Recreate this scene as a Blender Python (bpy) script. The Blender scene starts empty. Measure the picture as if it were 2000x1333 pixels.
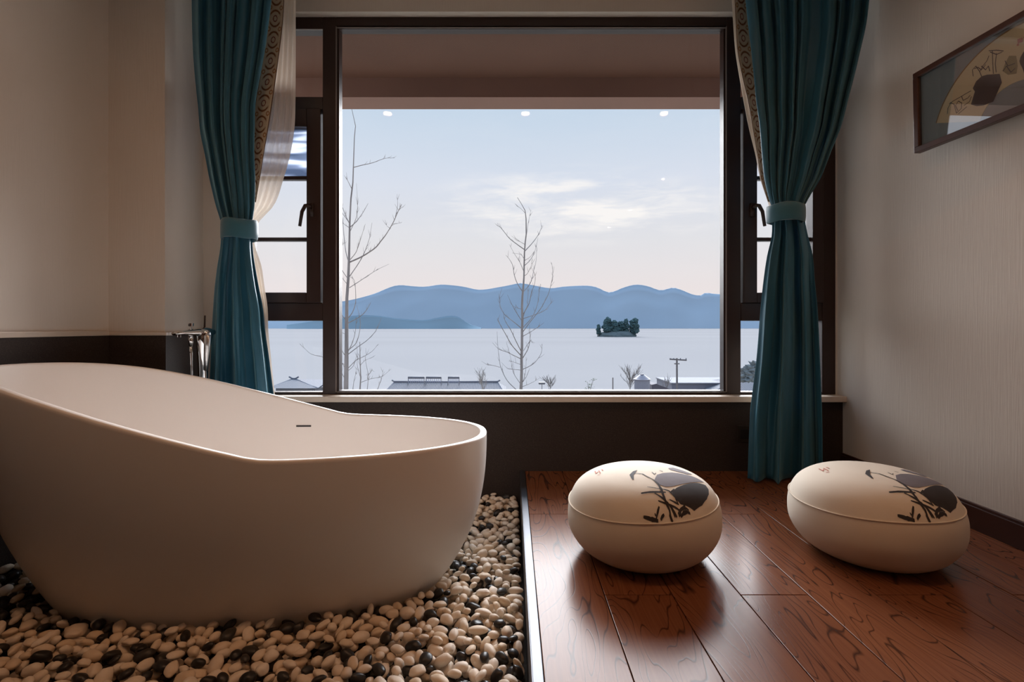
import bpy, bmesh, math, random
import numpy as np
from mathutils import Vector, Matrix, noise as mnoise
random.seed(7); rng = np.random.default_rng(11)
PI = math.pi
C = bpy.context.scene.collection
CAMZ = 0.75; HOR = 638.0; F = 1000.0

def at(x, y, Y):
    """point of the place that lies at depth Y along the pixel (x,y)"""
    return Vector(((x-1000)/F*Y, Y, CAMZ+(HOR-y)/F*Y))

def lin(r, g, b):
    f = lambda c: (c/255)/12.92 if c/255 <= .04045 else ((c/255+.055)/1.055)**2.4
    return (f(r), f(g), f(b), 1)

# ------------------------------------------------------------------ helpers
def link(o, parent=None):
    C.objects.link(o)
    if parent is not None: o.parent = parent
    return o
def tag(o, label=None, cat=None, group=None, kind=None):
    if label: o['label'] = label
    if cat: o['category'] = cat
    if group: o['group'] = group
    if kind: o['kind'] = kind
    return o
def empty(name, loc, label=None, cat=None, group=None, kind=None):
    o = bpy.data.objects.new(name, None); o.location = loc; o.empty_display_size = .05
    link(o); return tag(o, label, cat, group, kind)
def obj(name, bm, mat, parent=None, smooth=False, bevel=0, world=True, solid=0, sub=0):
    """bmesh in world space -> ONE object; when parented, expressed relative to the parent"""
    me = bpy.data.meshes.new(name)
    bmesh.ops.recalc_face_normals(bm, faces=bm.faces)
    if smooth:
        for f in bm.faces: f.smooth = True
    bm.to_mesh(me); bm.free()
    for m in (mat if isinstance(mat, (list, tuple)) else [mat]): me.materials.append(m)
    o = bpy.data.objects.new(name, me); link(o, parent)
    if parent is not None and world:
        p = parent; M = Matrix.Identity(4)
        while p is not None:
            M = Matrix.LocRotScale(p.location, p.rotation_euler, p.scale) @ M; p = p.parent
        me.transform(M.inverted())
    if bevel:
        b = o.modifiers.new('bevel', 'BEVEL'); b.width = bevel; b.segments = 2; b.limit_method = 'ANGLE'; b.angle_limit = .6
    if solid:
        s = o.modifiers.new('solid', 'SOLIDIFY'); s.thickness = solid; s.offset = 0
    if sub:
        s = o.modifiers.new('sub', 'SUBSURF'); s.levels = s.render_levels = sub
    return o
def box(bm, x0, x1, y0, y1, z0, z1):
    v = [bm.verts.new(p) for p in ((x0,y0,z0),(x1,y0,z0),(x1,y1,z0),(x0,y1,z0),(x0,y0,z1),(x1,y0,z1),(x1,y1,z1),(x0,y1,z1))]
    for f in ((0,3,2,1),(4,5,6,7),(0,1,5,4),(1,2,6,5),(2,3,7,6),(3,0,4,7)): bm.faces.new([v[i] for i in f])
def BX(*boxes):
    bm = bmesh.new()
    for b in boxes: box(bm, *b)
    return bm
def tube(bm, pts, rad, n=8, cap=True):
    pts = [Vector(p) for p in pts]
    rad = rad if isinstance(rad, (list, tuple)) else [rad]*len(pts)
    rings = []; ref = None
    for i, p in enumerate(pts):
        d = (pts[min(i+1, len(pts)-1)]-pts[max(i-1, 0)])
        if d.length < 1e-9: d = Vector((0,0,1))
        d.normalize()
        if ref is None: ref = Vector((0,1,0)) if abs(d.y) < .9 else Vector((1,0,0))
        a = d.cross(ref).normalized(); b = d.cross(a).normalized(); ref = a.cross(d).normalized() if False else ref
        rings.append([bm.verts.new(p+(a*math.cos(2*PI*k/n)+b*math.sin(2*PI*k/n))*rad[i]) for k in range(n)])
    for r0, r1 in zip(rings, rings[1:]):
        for k in range(n): bm.faces.new((r0[k], r0[(k+1)%n], r1[(k+1)%n], r1[k]))
    if cap:
        bm.faces.new(rings[0][::-1]); bm.faces.new(rings[-1])
def lathe(bm, prof, c=(0,0,0), n=48):
    """prof: list of (r,z)"""
    rings = []
    for r, z in prof:
        if r < 1e-6: rings.append([bm.verts.new((c[0], c[1], c[2]+z))])
        else: rings.append([bm.verts.new((c[0]+r*math.cos(2*PI*k/n), c[1]+r*math.sin(2*PI*k/n), c[2]+z)) for k in range(n)])
    for a, b in zip(rings, rings[1:]):
        for k in range(n):
            if len(a) == 1 and len(b) == 1: continue
            if len(a) == 1: bm.faces.new((a[0], b[k], b[(k+1)%n]))
            elif len(b) == 1: bm.faces.new((a[k], a[(k+1)%n], b[0]))
            else: bm.faces.new((a[k], a[(k+1)%n], b[(k+1)%n], b[k]))
def interp(tab, x):
    """smooth (catmull) interpolation of a table of rows (x, a, b, ...)"""
    xs = [r[0] for r in tab]
    if x <= xs[0]: return list(tab[0][1:])
    if x >= xs[-1]: return list(tab[-1][1:])
    i = max(k for k in range(len(xs)) if xs[k] <= x); i = min(i, len(xs)-2)
    t = (x-xs[i])/(xs[i+1]-xs[i]); out = []
    for c in range(1, len(tab[0])):
        p1, p2 = tab[i][c], tab[i+1][c]; h = xs[i+1]-xs[i]
        m1 = (tab[i+1][c]-tab[i-1][c])/(xs[i+1]-xs[i-1])*h if i > 0 else (p2-p1)
        m2 = (tab[i+2][c]-tab[i][c])/(xs[i+2]-xs[i])*h if i+2 < len(xs) else (p2-p1)
        out.append((2*t**3-3*t*t+1)*p1+(t**3-2*t*t+t)*m1+(-2*t**3+3*t*t)*p2+(t**3-t*t)*m2)
    return out

# ------------------------------------------------------------------ materials
class N:
    def __init__(s, name):
        s.m = bpy.data.materials.new(name); s.m.use_nodes = True; s.t = s.m.node_tree; s.t.nodes.clear()
        s.out = s.t.nodes.new('ShaderNodeOutputMaterial')
    def n(s, typ, ins=None, **kw):
        nd = s.t.nodes.new('ShaderNode'+typ)
        for k, v in kw.items(): setattr(nd, k, v)
        for k, v in (ins or {}).items():
            i = nd.inputs[k]
            if hasattr(v, 'is_output'): s.t.links.new(v, i)
            else: i.default_value = v
        return nd
    def l(s, a, b): s.t.links.new(a, b)
    def coord(s, kind='Object', scale=(1,1,1), loc=(0,0,0)):
        tc = s.n('TexCoord'); mp = s.n('Mapping', {'Vector': tc.outputs[kind], 'Scale': scale, 'Location': loc}); return mp.outputs[0]
    def ramp(s, fac, stops, interp='LINEAR'):
        r = s.n('ValToRGB', {'Fac': fac}); cr = r.color_ramp; cr.interpolation = interp
        while len(cr.elements) < len(stops): cr.elements.new(.5)
        for e, (p, c) in zip(cr.elements, stops): e.position = p; e.color = c
        return r.outputs[0]
    def mix(s, fac, a, b):
        m = s.n('Mix', data_type='RGBA'); 
        for i, v in ((0, fac), (6, a), (7, b)):
            if hasattr(v, 'is_output'): s.l(v, m.inputs[i])
            else: m.inputs[i].default_value = v
        return m.outputs[2]
    def math(s, op, a, b=0.0, c=0.0):
        m = s.n('Math', operation=op)
        for i, v in enumerate((a, b, c)):
            if hasattr(v, 'is_output'): s.l(v, m.inputs[i])
            else: m.inputs[i].default_value = v
        return m.outputs[0]
    def bump(s, h, strength=.3, dist=.01):
        return s.n('Bump', {'Height': h, 'Strength': strength, 'Distance': dist}).outputs[0]
    def pr(s, **k):
        names = {'col':'Base Color','rough':'Roughness','metal':'Metallic','spec':'Specular IOR Level','normal':'Normal','sheen':'Sheen Weight','sheenr':'Sheen Roughness','sheent':'Sheen Tint','coat':'Coat Weight','coatr':'Coat Roughness','sss':'Subsurface Weight'}
        b = s.n('BsdfPrincipled', {names[a]: v for a, v in k.items()}); s.l(b.outputs[0], s.out.inputs[0]); return b
def simple(name, col, rough=.5, metal=0, spec=.5, nscale=0, namt=.12, bump=0, **k):
    m = N(name); c = col
    kw = dict(rough=rough, metal=metal, spec=spec, **k)
    if nscale:
        nz = m.n('TexNoise', {'Vector': m.coord(), 'Scale': nscale, 'Detail': 4.0}).outputs[0]
        c = m.mix(nz, tuple(x*(1-namt) for x in col[:3])+(1,), tuple(min(1, x*(1+namt)) for x in col[:3])+(1,))
        if bump: kw['normal'] = m.bump(nz, bump, .004)
    m.pr(col=c, **kw); return m.m

def mat_wallpaper():
    m = N('wall_plaster'); v = m.coord('Object', (220, 220, 8))
    a = m.n('TexNoise', {'Vector': v, 'Scale': 1.0, 'Detail': 3.0}).outputs[0]
    b = m.n('TexNoise', {'Vector': m.coord('Object', (2,2,2)), 'Scale': 1.0}).outputs[0]
    m.pr(col=m.mix(b, lin(208,199,188), lin(217,209,199)), rough=.65, spec=.25, normal=m.bump(a, .35, .002)); return m.m
def mat_granite():
    m = N('dark_granite'); a = m.n('TexNoise', {'Vector': m.coord(), 'Scale': 260.0, 'Detail': 3.0}).outputs[0]
    b = m.n('TexNoise', {'Vector': m.coord(), 'Scale': 5.0, 'Detail': 4.0}).outputs[0]
    c = m.ramp(a, [(.3, lin(44,37,33)), (.6, lin(66,57,52)), (.75, lin(92,80,72))])
    m.pr(col=m.mix(b, c, lin(56,45,40)), rough=.6, spec=.2, normal=m.bump(b, .1, .004)); return m.m
def mat_wood_floor():
    m = N('glossy_wood_planks')
    at_ = m.n('Attribute', attribute_name='plank')
    tc = m.n('TexCoord')
    off = m.n('VectorMath', {0: at_.outputs['Color'], 1: (37., 53., 11.)}, operation='MULTIPLY').outputs[0]
    p = m.n('VectorMath', {0: tc.outputs['Object'], 1: (7.0, 1.25, 1.0)}, operation='MULTIPLY').outputs[0]
    q = m.n('VectorMath', {0: p, 1: off}, operation='ADD').outputs[0]
    n1 = m.n('TexNoise', {'Vector': q, 'Scale': 1.0, 'Detail': 2.2, 'Roughness': .45, 'Distortion': .35}).outputs[0]
    rings = m.math('PINGPONG', m.math('MULTIPLY', n1, 21.0), .5)
    wav = m.n('TexNoise', {'Vector': q, 'Scale': 3.5, 'Detail': 2.0}).outputs[0]
    width = m.math('MULTIPLY_ADD', wav, .22, -.025)
    line = m.math('SUBTRACT', 1.0, m.n('MapRange', {'Value': rings, 'From Min': 0.0, 'From Max': width}).outputs[0])
    line = m.math('MULTIPLY', line, 1.0)
    fine = m.n('TexNoise', {'Vector': m.n('VectorMath', {0: q, 1: (26., 1.6, 1.)}, operation='MULTIPLY').outputs[0], 'Scale': 1.0, 'Detail': 4.0}).outputs[0]
    tone = m.n('SeparateColor', {'Color': at_.outputs['Color']}).outputs[0]
    base = m.ramp(tone, [(0, lin(122,76,50)), (.5, lin(138,88,58)), (1, lin(108,66,44))])
    base = m.mix(m.math('MULTIPLY', fine, .75), base, lin(84,42,26))
    col = m.mix(m.math('MULTIPLY', line, .85), base, lin(40,18,12))
    h = m.math('SUBTRACT', m.math('MULTIPLY', fine, .18), m.math('MULTIPLY', line, .6))
    m.pr(col=col, rough=.25, spec=.19, normal=m.bump(h, .07, .002)); return m.m
def mat_glass(name, refl=1.0, tint=(1,1,1,1)):
    m = N(name)
    g = m.n('NewGeometry'); dt = m.n('VectorMath', {0: g.outputs['Normal'], 1: g.outputs['Incoming']}, operation='DOT_PRODUCT').outputs['Value']
    fr = m.math('MULTIPLY_ADD', m.math('POWER', m.math('SUBTRACT', 1.0, m.math('ABSOLUTE', dt)), 5.0), .96, .04)
    tr = m.n('BsdfTransparent', {'Color': tint}); gl = m.n('BsdfGlossy', {'Color': (1,1,1,1), 'Roughness': 0.0})
    mx = m.n('MixShader', {0: m.math('MINIMUM', m.math('MULTIPLY', fr, refl), 1.0), 1: tr.outputs[0], 2: gl.outputs[0]})
    m.l(mx.outputs[0], m.out.inputs[0]); return m.m
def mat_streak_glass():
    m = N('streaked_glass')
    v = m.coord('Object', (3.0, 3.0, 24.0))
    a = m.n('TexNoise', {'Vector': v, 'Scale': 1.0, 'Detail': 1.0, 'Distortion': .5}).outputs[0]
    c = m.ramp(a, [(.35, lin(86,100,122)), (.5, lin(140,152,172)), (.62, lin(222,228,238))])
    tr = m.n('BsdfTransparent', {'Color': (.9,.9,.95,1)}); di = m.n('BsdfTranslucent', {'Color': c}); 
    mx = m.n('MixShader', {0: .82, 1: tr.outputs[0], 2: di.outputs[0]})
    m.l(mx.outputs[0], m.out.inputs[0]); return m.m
def mat_velvet():
    m = N('teal_velvet'); a = m.n('TexNoise', {'Vector': m.coord('Object', (1,1,.6)), 'Scale': 9.0, 'Detail': 4.0}).outputs[0]
    wv = m.n('TexNoise', {'Vector': m.coord('Object', (900,900,260)), 'Scale': 1.0}).outputs[0]
    col = m.mix(a, lin(40,92,114), lin(64,122,146))
    b = m.pr(col=col, rough=.46, spec=.45, sheen=.8, sheenr=.35, sheent=lin(150,205,215), normal=m.bump(wv, .12, .001))
    t = m.n('BsdfTranslucent', {'Color': lin(26,112,146)})
    mx = m.n('MixShader', {0: .12, 1: b.outputs[0], 2: t.outputs[0]}); m.l(mx.outputs[0], m.out.inputs[0]); return m.m
def mat_sheer():
    m = N('cream_voile'); wv = m.n('TexNoise', {'Vector': m.coord('Object', (60,60,2)), 'Scale': 1.0, 'Detail': 2.0}).outputs[0]
    d = m.n('BsdfDiffuse', {'Color': lin(222,208,190)}); t = m.n('BsdfTranslucent', {'Color': lin(225,212,198)})
    tr = m.n('BsdfTransparent')
    a = m.n('MixShader', {0: .42, 1: d.outputs[0], 2: t.outputs[0]})
    b = m.n('MixShader', {0: m.math('MULTIPLY_ADD', wv, .25, .02), 1: a.outputs[0], 2: tr.outputs[0]}); m.l(b.outputs[0], m.out.inputs[0]); return m.m
def mat_brocade():
    """woven band: rows of round gold-brown medallions on a cream ground, laid out in UV"""
    m = N('gold_brocade'); tc = m.n('TexCoord'); sp = m.n('SeparateXYZ', {0: tc.outputs['UV']})
    u, v = sp.outputs[0], sp.outputs[1]
    def fr(x, per, o=0): return m.math('SUBTRACT', m.math('FRACT', m.math('ADD', m.math('DIVIDE', x, per), o)), .5)
    def blob(fy, fx, sx, sy):
        a = m.math('MULTIPLY', fx, sx); b = m.math('MULTIPLY', fy, sy)
        return m.math('SQRT', m.math('ADD', m.math('MULTIPLY', a, a), m.math('MULTIPLY', b, b)))
    uc = m.math('SUBTRACT', u, .5)
    fy = fr(v, .16)
    w1 = m.n('TexNoise', {'Vector': tc.outputs['UV'], 'Scale': 60.0, 'Detail': 2.0}).outputs[0]
    wob = m.math('MULTIPLY', m.math('SUBTRACT', w1, .5), .14)
    d = m.math('ADD', blob(fy, uc, 1.5, 1.35), wob)
    ring = m.math('SUBTRACT', 1.0, m.n('MapRange', {'Value': m.math('ABSOLUTE', m.math('SUBTRACT', d, .5)), 'From Min': .035, 'From Max': .085}).outputs[0])
    core = m.math('SUBTRACT', 1.0, m.n('MapRange', {'Value': m.math('ABSOLUTE', m.math('SUBTRACT', d, .18)), 'From Min': .02, 'From Max': .05}).outputs[0])
    ends = m.n('MapRange', {'Value': m.math('ABSOLUTE', fy), 'From Min': .1, 'From Max': .24}).outputs[0]
    ring = m.math('MULTIPLY', ring, ends)
    fy2 = fr(v, .16, .5); d2 = m.math('ADD', blob(fy2, m.math('SUBTRACT', m.math('ABSOLUTE', uc), .34), 3.2, 3.0), wob)
    dots = m.math('SUBTRACT', 1.0, m.n('MapRange', {'Value': m.math('ABSOLUTE', m.math('SUBTRACT', d2, .26)), 'From Min': .05, 'From Max': .12}).outputs[0])
    edge = m.math('GREATER_THAN', m.math('ABSOLUTE', uc), .46)
    c = m.mix(w1, lin(176,160,134), lin(200,186,160))
    c = m.mix(ring, c, lin(112,66,30)); c = m.mix(core, c, lin(112,50,40)); c = m.mix(dots, c, lin(150,104,62)); c = m.mix(edge, c, lin(92,62,40))
    m.pr(col=c, rough=.6, spec=.3, normal=m.bump(ring, .3, .002)); return m.m
def mat_canvas():
    m = N('cream_canvas'); a = m.n('TexNoise', {'Vector': m.coord(), 'Scale': 700.0}).outputs[0]
    b = m.n('TexNoise', {'Vector': m.coord(), 'Scale': 6.0, 'Detail': 3.0}).outputs[0]
    m.pr(col=m.mix(b, lin(222,212,196), lin(234,226,212)), rough=.85, spec=.15, normal=m.bump(a, .25, .001)); return m.m
def mat_water():
    m = N('lake_water'); v = m.coord('Object', (.012, .045, 1))
    a = m.n('TexNoise', {'Vector': v, 'Scale': 1.0, 'Detail': 5.0}).outputs[0]
    b = m.n('TexNoise', {'Vector': m.coord('Object', (.0009, .004, 1)), 'Scale': 1.0, 'Detail': 3.0}).outputs[0]
    m.pr(col=m.mix(b, lin(137,134,134), lin(149,146,145)), rough=1.0, spec=.0, normal=m.bump(a, .25, 1.2)); return m.m
def mat_roof():
    m = N('grey_roof_tiles'); w = m.n('TexWave', {'Vector': m.coord(), 'Scale': 1.6, 'Distortion': .3}, bands_direction='X').outputs[1]
    m.pr(col=m.mix(w, lin(70,73,84), lin(100,103,113)), rough=.8, normal=m.bump(w, .5, .05)); return m.m
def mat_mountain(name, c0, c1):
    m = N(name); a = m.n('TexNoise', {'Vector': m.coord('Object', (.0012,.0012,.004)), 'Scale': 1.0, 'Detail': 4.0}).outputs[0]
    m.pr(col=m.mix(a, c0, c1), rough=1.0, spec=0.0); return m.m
def mat_bark():
    m = N('pale_bark'); a = m.n('TexNoise', {'Vector': m.coord('Object', (14,14,2.5)), 'Scale': 1.0, 'Detail': 4.0}).outputs[0]
    m.pr(col=m.mix(a, lin(84,80,82), lin(164,158,156)), rough=.9, spec=.1); return m.m
def mat_foliage(name, c0, c1):
    m = N(name); a = m.n('TexNoise', {'Vector': m.coord('Object', (.25,.25,.25)), 'Scale': 1.0, 'Detail': 5.0}).outputs[0]
    m.pr(col=m.mix(a, c0, c1), rough=1.0, spec=0.0); return m.m
def emit(name, col, s):
    m = N(name); e = m.n('Emission', {'Color': col, 'Strength': s}); m.l(e.outputs[0], m.out.inputs[0]); return m.m

WALL = mat_wallpaper(); GRAN = mat_granite(); WOOD = mat_wood_floor()
CEIL = simple('white_ceiling', lin(222,216,208), .8, nscale=3, namt=.03)
FRAME = simple('dark_brown_window_frame', lin(50,33,28), .38, spec=.4, nscale=30, namt=.1)
SEAL = simple('pale_glazing_bead', lin(120,108,102), .5)
GLASS = mat_glass('window_glass', .2)
SILL = simple('cream_stone_sill', lin(208,194,178), .35, nscale=18, namt=.06)
TUBM = simple('matte_white_stone_resin', lin(242,237,232), .32, spec=.45, nscale=2, namt=.01)
CHROME = simple('chrome', (.82,.83,.84,1), .06, metal=1)
DARKM = simple('dark_slot', lin(28,22,20), .5)
STEEL = simple('brushed_steel', (.16,.165,.18,1), .5, metal=1, nscale=60, namt=.08)
SKIRT = simple('dark_wood_skirting', lin(62,34,24), .35, nscale=12, namt=.25)
VELVET = mat_velvet(); SHEER = mat_sheer(); BROC = mat_brocade(); CANVAS = mat_canvas()
TIE = simple('teal_tieback', lin(46,104,122), .5, sheen=.4, nscale=40, namt=.1)
INKD = simple('black_ink', lin(52,48,50), .85, nscale=30, namt=.35)
INKG = simple('grey_ink', lin(112,106,112), .85, nscale=22, namt=.25)
INKR = simple('red_ink', lin(190,120,105), .85)
BARK = mat_bark()

def struct(name, bm, mat, **k):
    o = obj(name, bm, mat, **k); o['kind'] = 'structure'; return o

# ------------------------------------------------------------------ room
WY = 2.655      # room face of the window wall
WF = 2.70       # room face of the window frame
XR = 1.715; XL = -1.60; XL2 = -1.86; YC = 2.36; CEILZ = 2.65; BED = -.20
ZT = CAMZ + (HOR-33)/F*WF      # window head
ZB = CAMZ + (HOR-771)/F*WF     # window foot
WXL = -.555*WF; WXR = .632*WF

# wooden platform made of staggered planks; plank seams run away from the camera
bm = bmesh.new(); cl = bm.loops.layers.float_color.new('plank')
W = .19; x = .068; k = 0
while x < XR+2.2:
    x1 = x+W; ys = [-5.2]
    st = (2.045 if k % 2 == 0 else 1.43) - 1.25*6
    while st < 2.6:
        if st > -5.1: ys.append(st)
        st += 1.25
    ys.append(WY+.0)
    for a, b in zip(ys, ys[1:]):
        xe = min(x1, XR+2.2); g = .0013
        lim = b
        before = set(bm.faces)
        box(bm, x+g, xe-g, a+g, b-g, -.02, 0)
        col = (random.random(), random.random(), random.random(), 1)
        for f in bm.faces:
            if f not in before:
                for lp in f.loops: lp[cl] = col
    x = x1; k += 1
fl = struct('floor', bm, WOOD, bevel=.0011)
struct('floor', BX((.042, XR+2.3, -5.3, WY+.05, -.205, -.0205)), simple('platform_core', lin(40,26,20), .6))
struct('floor', BX((XL2-.05, .042, -5.3, WY+.05, BED-.05, BED)), simple('bed_screed', lin(52,46,40), .9, nscale=20))
struct('trim_1', BX((.044, .067, -5.2, WY, -.012, .0035), (.0415, .0445, -5.2, WY, -.125, .0035)), STEEL, bevel=.001)

wr = struct('wall_right', BX((XR, XR+.12, -.3, WF+.07, -.2, CEILZ)), WALL)
DIM_BROWN = simple('bounce_dimming_brown', lin(118,84,60), .6, nscale=6, namt=.15)  # unseen rear walls: brown put in to darken and warm the bounced light
struct('wall_right', BX((XR+2.2, XR+2.3, -5.3, .0, -.2, CEILZ), (XR+.12, XR+2.3, -.1, .0, -.2, CEILZ)), DIM_BROWN)
struct('wall_left', BX((XL2-.1, XL2, -5.3, -.4, BED, CEILZ)), DIM_BROWN)
struct('wall_left', BX((XL2-.1, XL2, -.4, YC, BED, CEILZ), (XL2-.1, XL, YC, WF+.07, BED, CEILZ)), WALL)
struct('wall_front', BX((XL2-.1, XR+2.3, -5.4, -5.3, BED, CEILZ)), DIM_BROWN)
struct('wall_back', BX((XL, XR, WY, WF+.07, ZT, CEILZ+.3), (XL, WXL, WY, WY+.30, ZB, ZT), (XL, XR, WY+.012, WY+.30, BED, ZB-.03), (WXR, XR, WF, WY+.30, ZB-.03, ZT)), WALL)
struct('ceiling', BX((XL2-.1, XR+2.3, -5.4, WY+.3, CEILZ, CEILZ+.1)), CEIL)
LED = CAMZ-.030
tilebm = BX((XL, XR, WY, WY+.0115, BED, ZB-.032))
struct('trim_2', tilebm, GRAN)
struct('trim_3', BX((XL2, XL2+.012, -5.3, YC-.012, BED, LED-.012), (XL2, XL+.012, YC-.012, YC, BED, LED-.012), (XL, XL+.012, YC, WY, BED, LED-.012)), GRAN)
struct('trim_4', BX((XL2, XL2+.018, -5.3, YC-.018, LED-.012, LED+.010), (XL2, XL+.018, YC-.018, YC, LED-.012, LED+.003), (XL, XL+.018, YC, WY, LED-.012, LED+.003)), SILL, bevel=.002)
struct('baseboard_right', BX((XR-.014, XR, -.3, WY, 0.0, .085), (XR-.010, XR, -.3, WY, .085, .096)), SKIRT, bevel=.002)
struct('trim_5', BX((-1.46, XR, WY-.035, WF+.09, ZB-.030, ZB)), SILL, bevel=.003)

# window: one fixed centre light, two side lights with opening sashes
def wx(px): return (px-1000)/F*WF
def wz(py): return CAMZ+(HOR-py)/F*WF
def fbox(x0, x1, y0, y1, d0=0, d1=.07): return (wx(x0), wx(x1), WF+d0, WF+d1, wz(y1), wz(y0))
w1 = empty('window_1', (0, WF, ZB), kind='structure')
obj('window_frame', BX(fbox(630,656,33,771), fbox(1419,1447,33,771), fbox(656,1419,33,50), fbox(656,1419,768,771)), FRAME, w1, bevel=.003)
obj('glazing_stop', BX(fbox(656,661,54,764,.012,.06), fbox(1415,1419,54,764,.012,.06), fbox(656,1419,50,54,.012,.06), fbox(656,1419,764,768,.012,.06)), FRAME, w1)
obj('glazing_bead', BX(fbox(655.6,657.2,52,766,-.002,.008), fbox(1418,1419.6,52,766,-.002,.008), fbox(657.2,1418,765.6,767,-.002,.008), fbox(657.2,1418,52,53.2,.004,.012)), SEAL, w1)
obj('glass', BX((wx(661), wx(1415), WF+.036, WF+.042, wz(764), wz(54))), GLASS, w1)
def side(name, L):
    e = empty(name, (wx(545 if L else 1530), WF, ZB), kind='structure')
    m = (lambda a, b: (a, b)) if not L else (lambda a, b: (628-(b-1447)+2, 628-(a-1447)+2))
    def f(a, b, y0, y1, d0=0, d1=.07):
        a2, b2 = m(a, b); return fbox(a2, b2, y0, y1, d0, d1)
    obj('window_frame', BX(f(1606,1632,33,771), f(1447,1606,33,56), f(1447,1606,189,214), f(1447,1606,592,627), f(1447,1606,767,771)), FRAME, e, bevel=.003)
    obj('glass', BX(f(1447,1606,56,189,.036,.042)), GLASS, e)
    obj('glass', BX(f(1447,1606,627,767,.036,.042)), GLASS, e)
    obj('glazing_bead', BX(f(1447,1606,56,57.2,.0,.01), f(1447,1606,186.5,189,.02,.07), f(1447,1606,766,767.2,-.002,.008)), SEAL, e)
    sh = obj('sash', BX(f(1449,1476,214,592,-.018,.05), f(1584,1606,214,592,-.018,.05), f(1476,1584,214,250,-.018,.05), f(1476,1584,572,592,-.018,.05)), FRAME, e, bevel=.003)
    obj('muntin', BX(f(1476,1584,344,351,.0,.03), f(1476,1584,464,471,.0,.03)), FRAME, sh, bevel=.001)
    if L:
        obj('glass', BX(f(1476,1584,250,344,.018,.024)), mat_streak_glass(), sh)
        obj('glass', BX(f(1476,1584,344,572,.018,.024)), GLASS, sh)
    else:
        obj('glass', BX(f(1476,1584,250,572,.018,.024)), GLASS, sh)
    # handle: rose, neck and a lever hanging down
    hx = m(1466, 1466)[0]; b = bmesh.new(); s = 1 if not L else -1
    c = at(hx, 412, WF); c.y = WF-.018
    box(b, c.x-.012, c.x+.012, c.y-.008, c.y, c.z-.035, c.z+.035)
    tube(b, [c+Vector((0,-.004,.012)), c+Vector((0,-.05,.012))], .009, 10)
    tube(b, [c+Vector((-.004*s,-.046,.015)), c+Vector((.012*s,-.05,.012)), c+Vector((.028*s,-.052,-.02)), c+Vector((.040*s,-.052,-.095))], [.009,.010,.0095,.008], 10)
    obj('handle', b, FRAME, sh, smooth=True)
    return e
side('window_2', True); side('window_3', False)

# outside overhang above the window: soffit and fascia beam
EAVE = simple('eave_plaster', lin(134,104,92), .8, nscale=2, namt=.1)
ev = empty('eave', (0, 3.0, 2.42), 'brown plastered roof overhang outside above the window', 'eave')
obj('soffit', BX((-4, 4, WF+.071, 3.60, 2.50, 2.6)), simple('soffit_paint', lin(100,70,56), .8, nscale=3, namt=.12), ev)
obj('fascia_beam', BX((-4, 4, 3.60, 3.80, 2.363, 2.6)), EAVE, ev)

# wall socket, mostly behind the right curtain
b = BX((1.165, 1.245, WY-.008, WY+.0, .15, .235)); b2 = empty('wall_socket', (1.2, WY, .19), 'small dark brown wall socket low on the dark tiles beside the right curtain', 'socket')
obj('cover_plate', b, simple('dark_socket', lin(46,36,28), .4), b2, bevel=.002)
obj('socket_insert', BX((1.18, 1.23, WY-.0105, WY-.0075, .168, .217)), DARKM, b2, bevel=.001)

# ------------------------------------------------------------------ bathtub
TC = Vector((-.935, 1.795)); TR = math.radians(2.6); TA, TB = .845, .40
TZ0 = -.178
rim_tab = [(-1.95,.622),(-1.80,.617),(-1.66,.607),(-1.5,.582),(-1.3,.535),(-1.1,.481),(-.9,.427),(-.78,.396),(-.72,.381),(-.67,.3765),(-.6,.375),(0,.375)]
def rimz(X): return interp(rim_tab, X)[0]
def plan(th, a, b, n=2.25):
    c, s = math.cos(th), math.sin(th)
    return a*math.copysign(abs(c)**(2/n), c), b*math.copysign(abs(s)**(2/n), s)
def tub_pt(lx, ly, z):
    c, s = math.cos(TR), math.sin(TR)
    return Vector((TC.x+lx*c-ly*s, TC.y+lx*s+ly*c, z))
def rim_at(th):
    lx, ly = plan(th, TA, TB); return rimz(tub_pt(lx, ly, 0).x)
def outer(th, t):
    lx, ly = plan(th, TA, TB); zr = rim_at(th)
    kx = 1-.235*t**2.6; ky = 1-.34*t**2.4
    if lx < 0: kx = 1-(.235+.085*min(1,-lx/TA*1.6))*t**2.0
    return tub_pt(lx*kx, ly*ky, zr+(TZ0-zr)*t)
TH = .024
def inner(th, t):
    lx, ly = plan(th, TA-TH, TB-TH); zr = rim_at(th); zf = TZ0+.07
    kx = 1-(.34 if lx < 0 else .26)*t**2.2; ky = 1-.36*t**2.6
    return tub_pt(lx*kx, ly*ky, zr+(zf-zr)*t)
NT = 144
def loft(bm, rings):
    R = [[bm.verts.new(p) for p in r] for r in rings]; n = len(R[0])
    for a, b in zip(R, R[1:]):
        for k in range(n): bm.faces.new((a[k], a[(k+1)%n], b[(k+1)%n], b[k]))
    return R
tub = empty('bathtub', (TC.x, TC.y, TZ0), 'large oval white freestanding slipper bathtub standing in the pebble bed', 'bathtub')
bm = bmesh.new(); ths = [2*PI*k/NT for k in range(NT)]
rings = []
for t in [1, .995, .97, .93]+[1-.05*i for i in range(2, 20)]+[.02, .008]: rings.append([outer(th, t) for th in ths])
for fr_, up in ((.10, .0035), (.3, .005), (.7, .005), (.9, .0035)):
    rr = []
    for th in ths:
        a, b_ = outer(th, 0), inner(th, 0); p = a.lerp(b_, fr_); p.z += up-.004; rr.append(p)
    rings.append(rr)
for t in [.008, .02]+[.05*i for i in range(1, 19)]+[.93, .96, .985, 1]: rings.append([inner(th, t) for th in ths])
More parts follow.
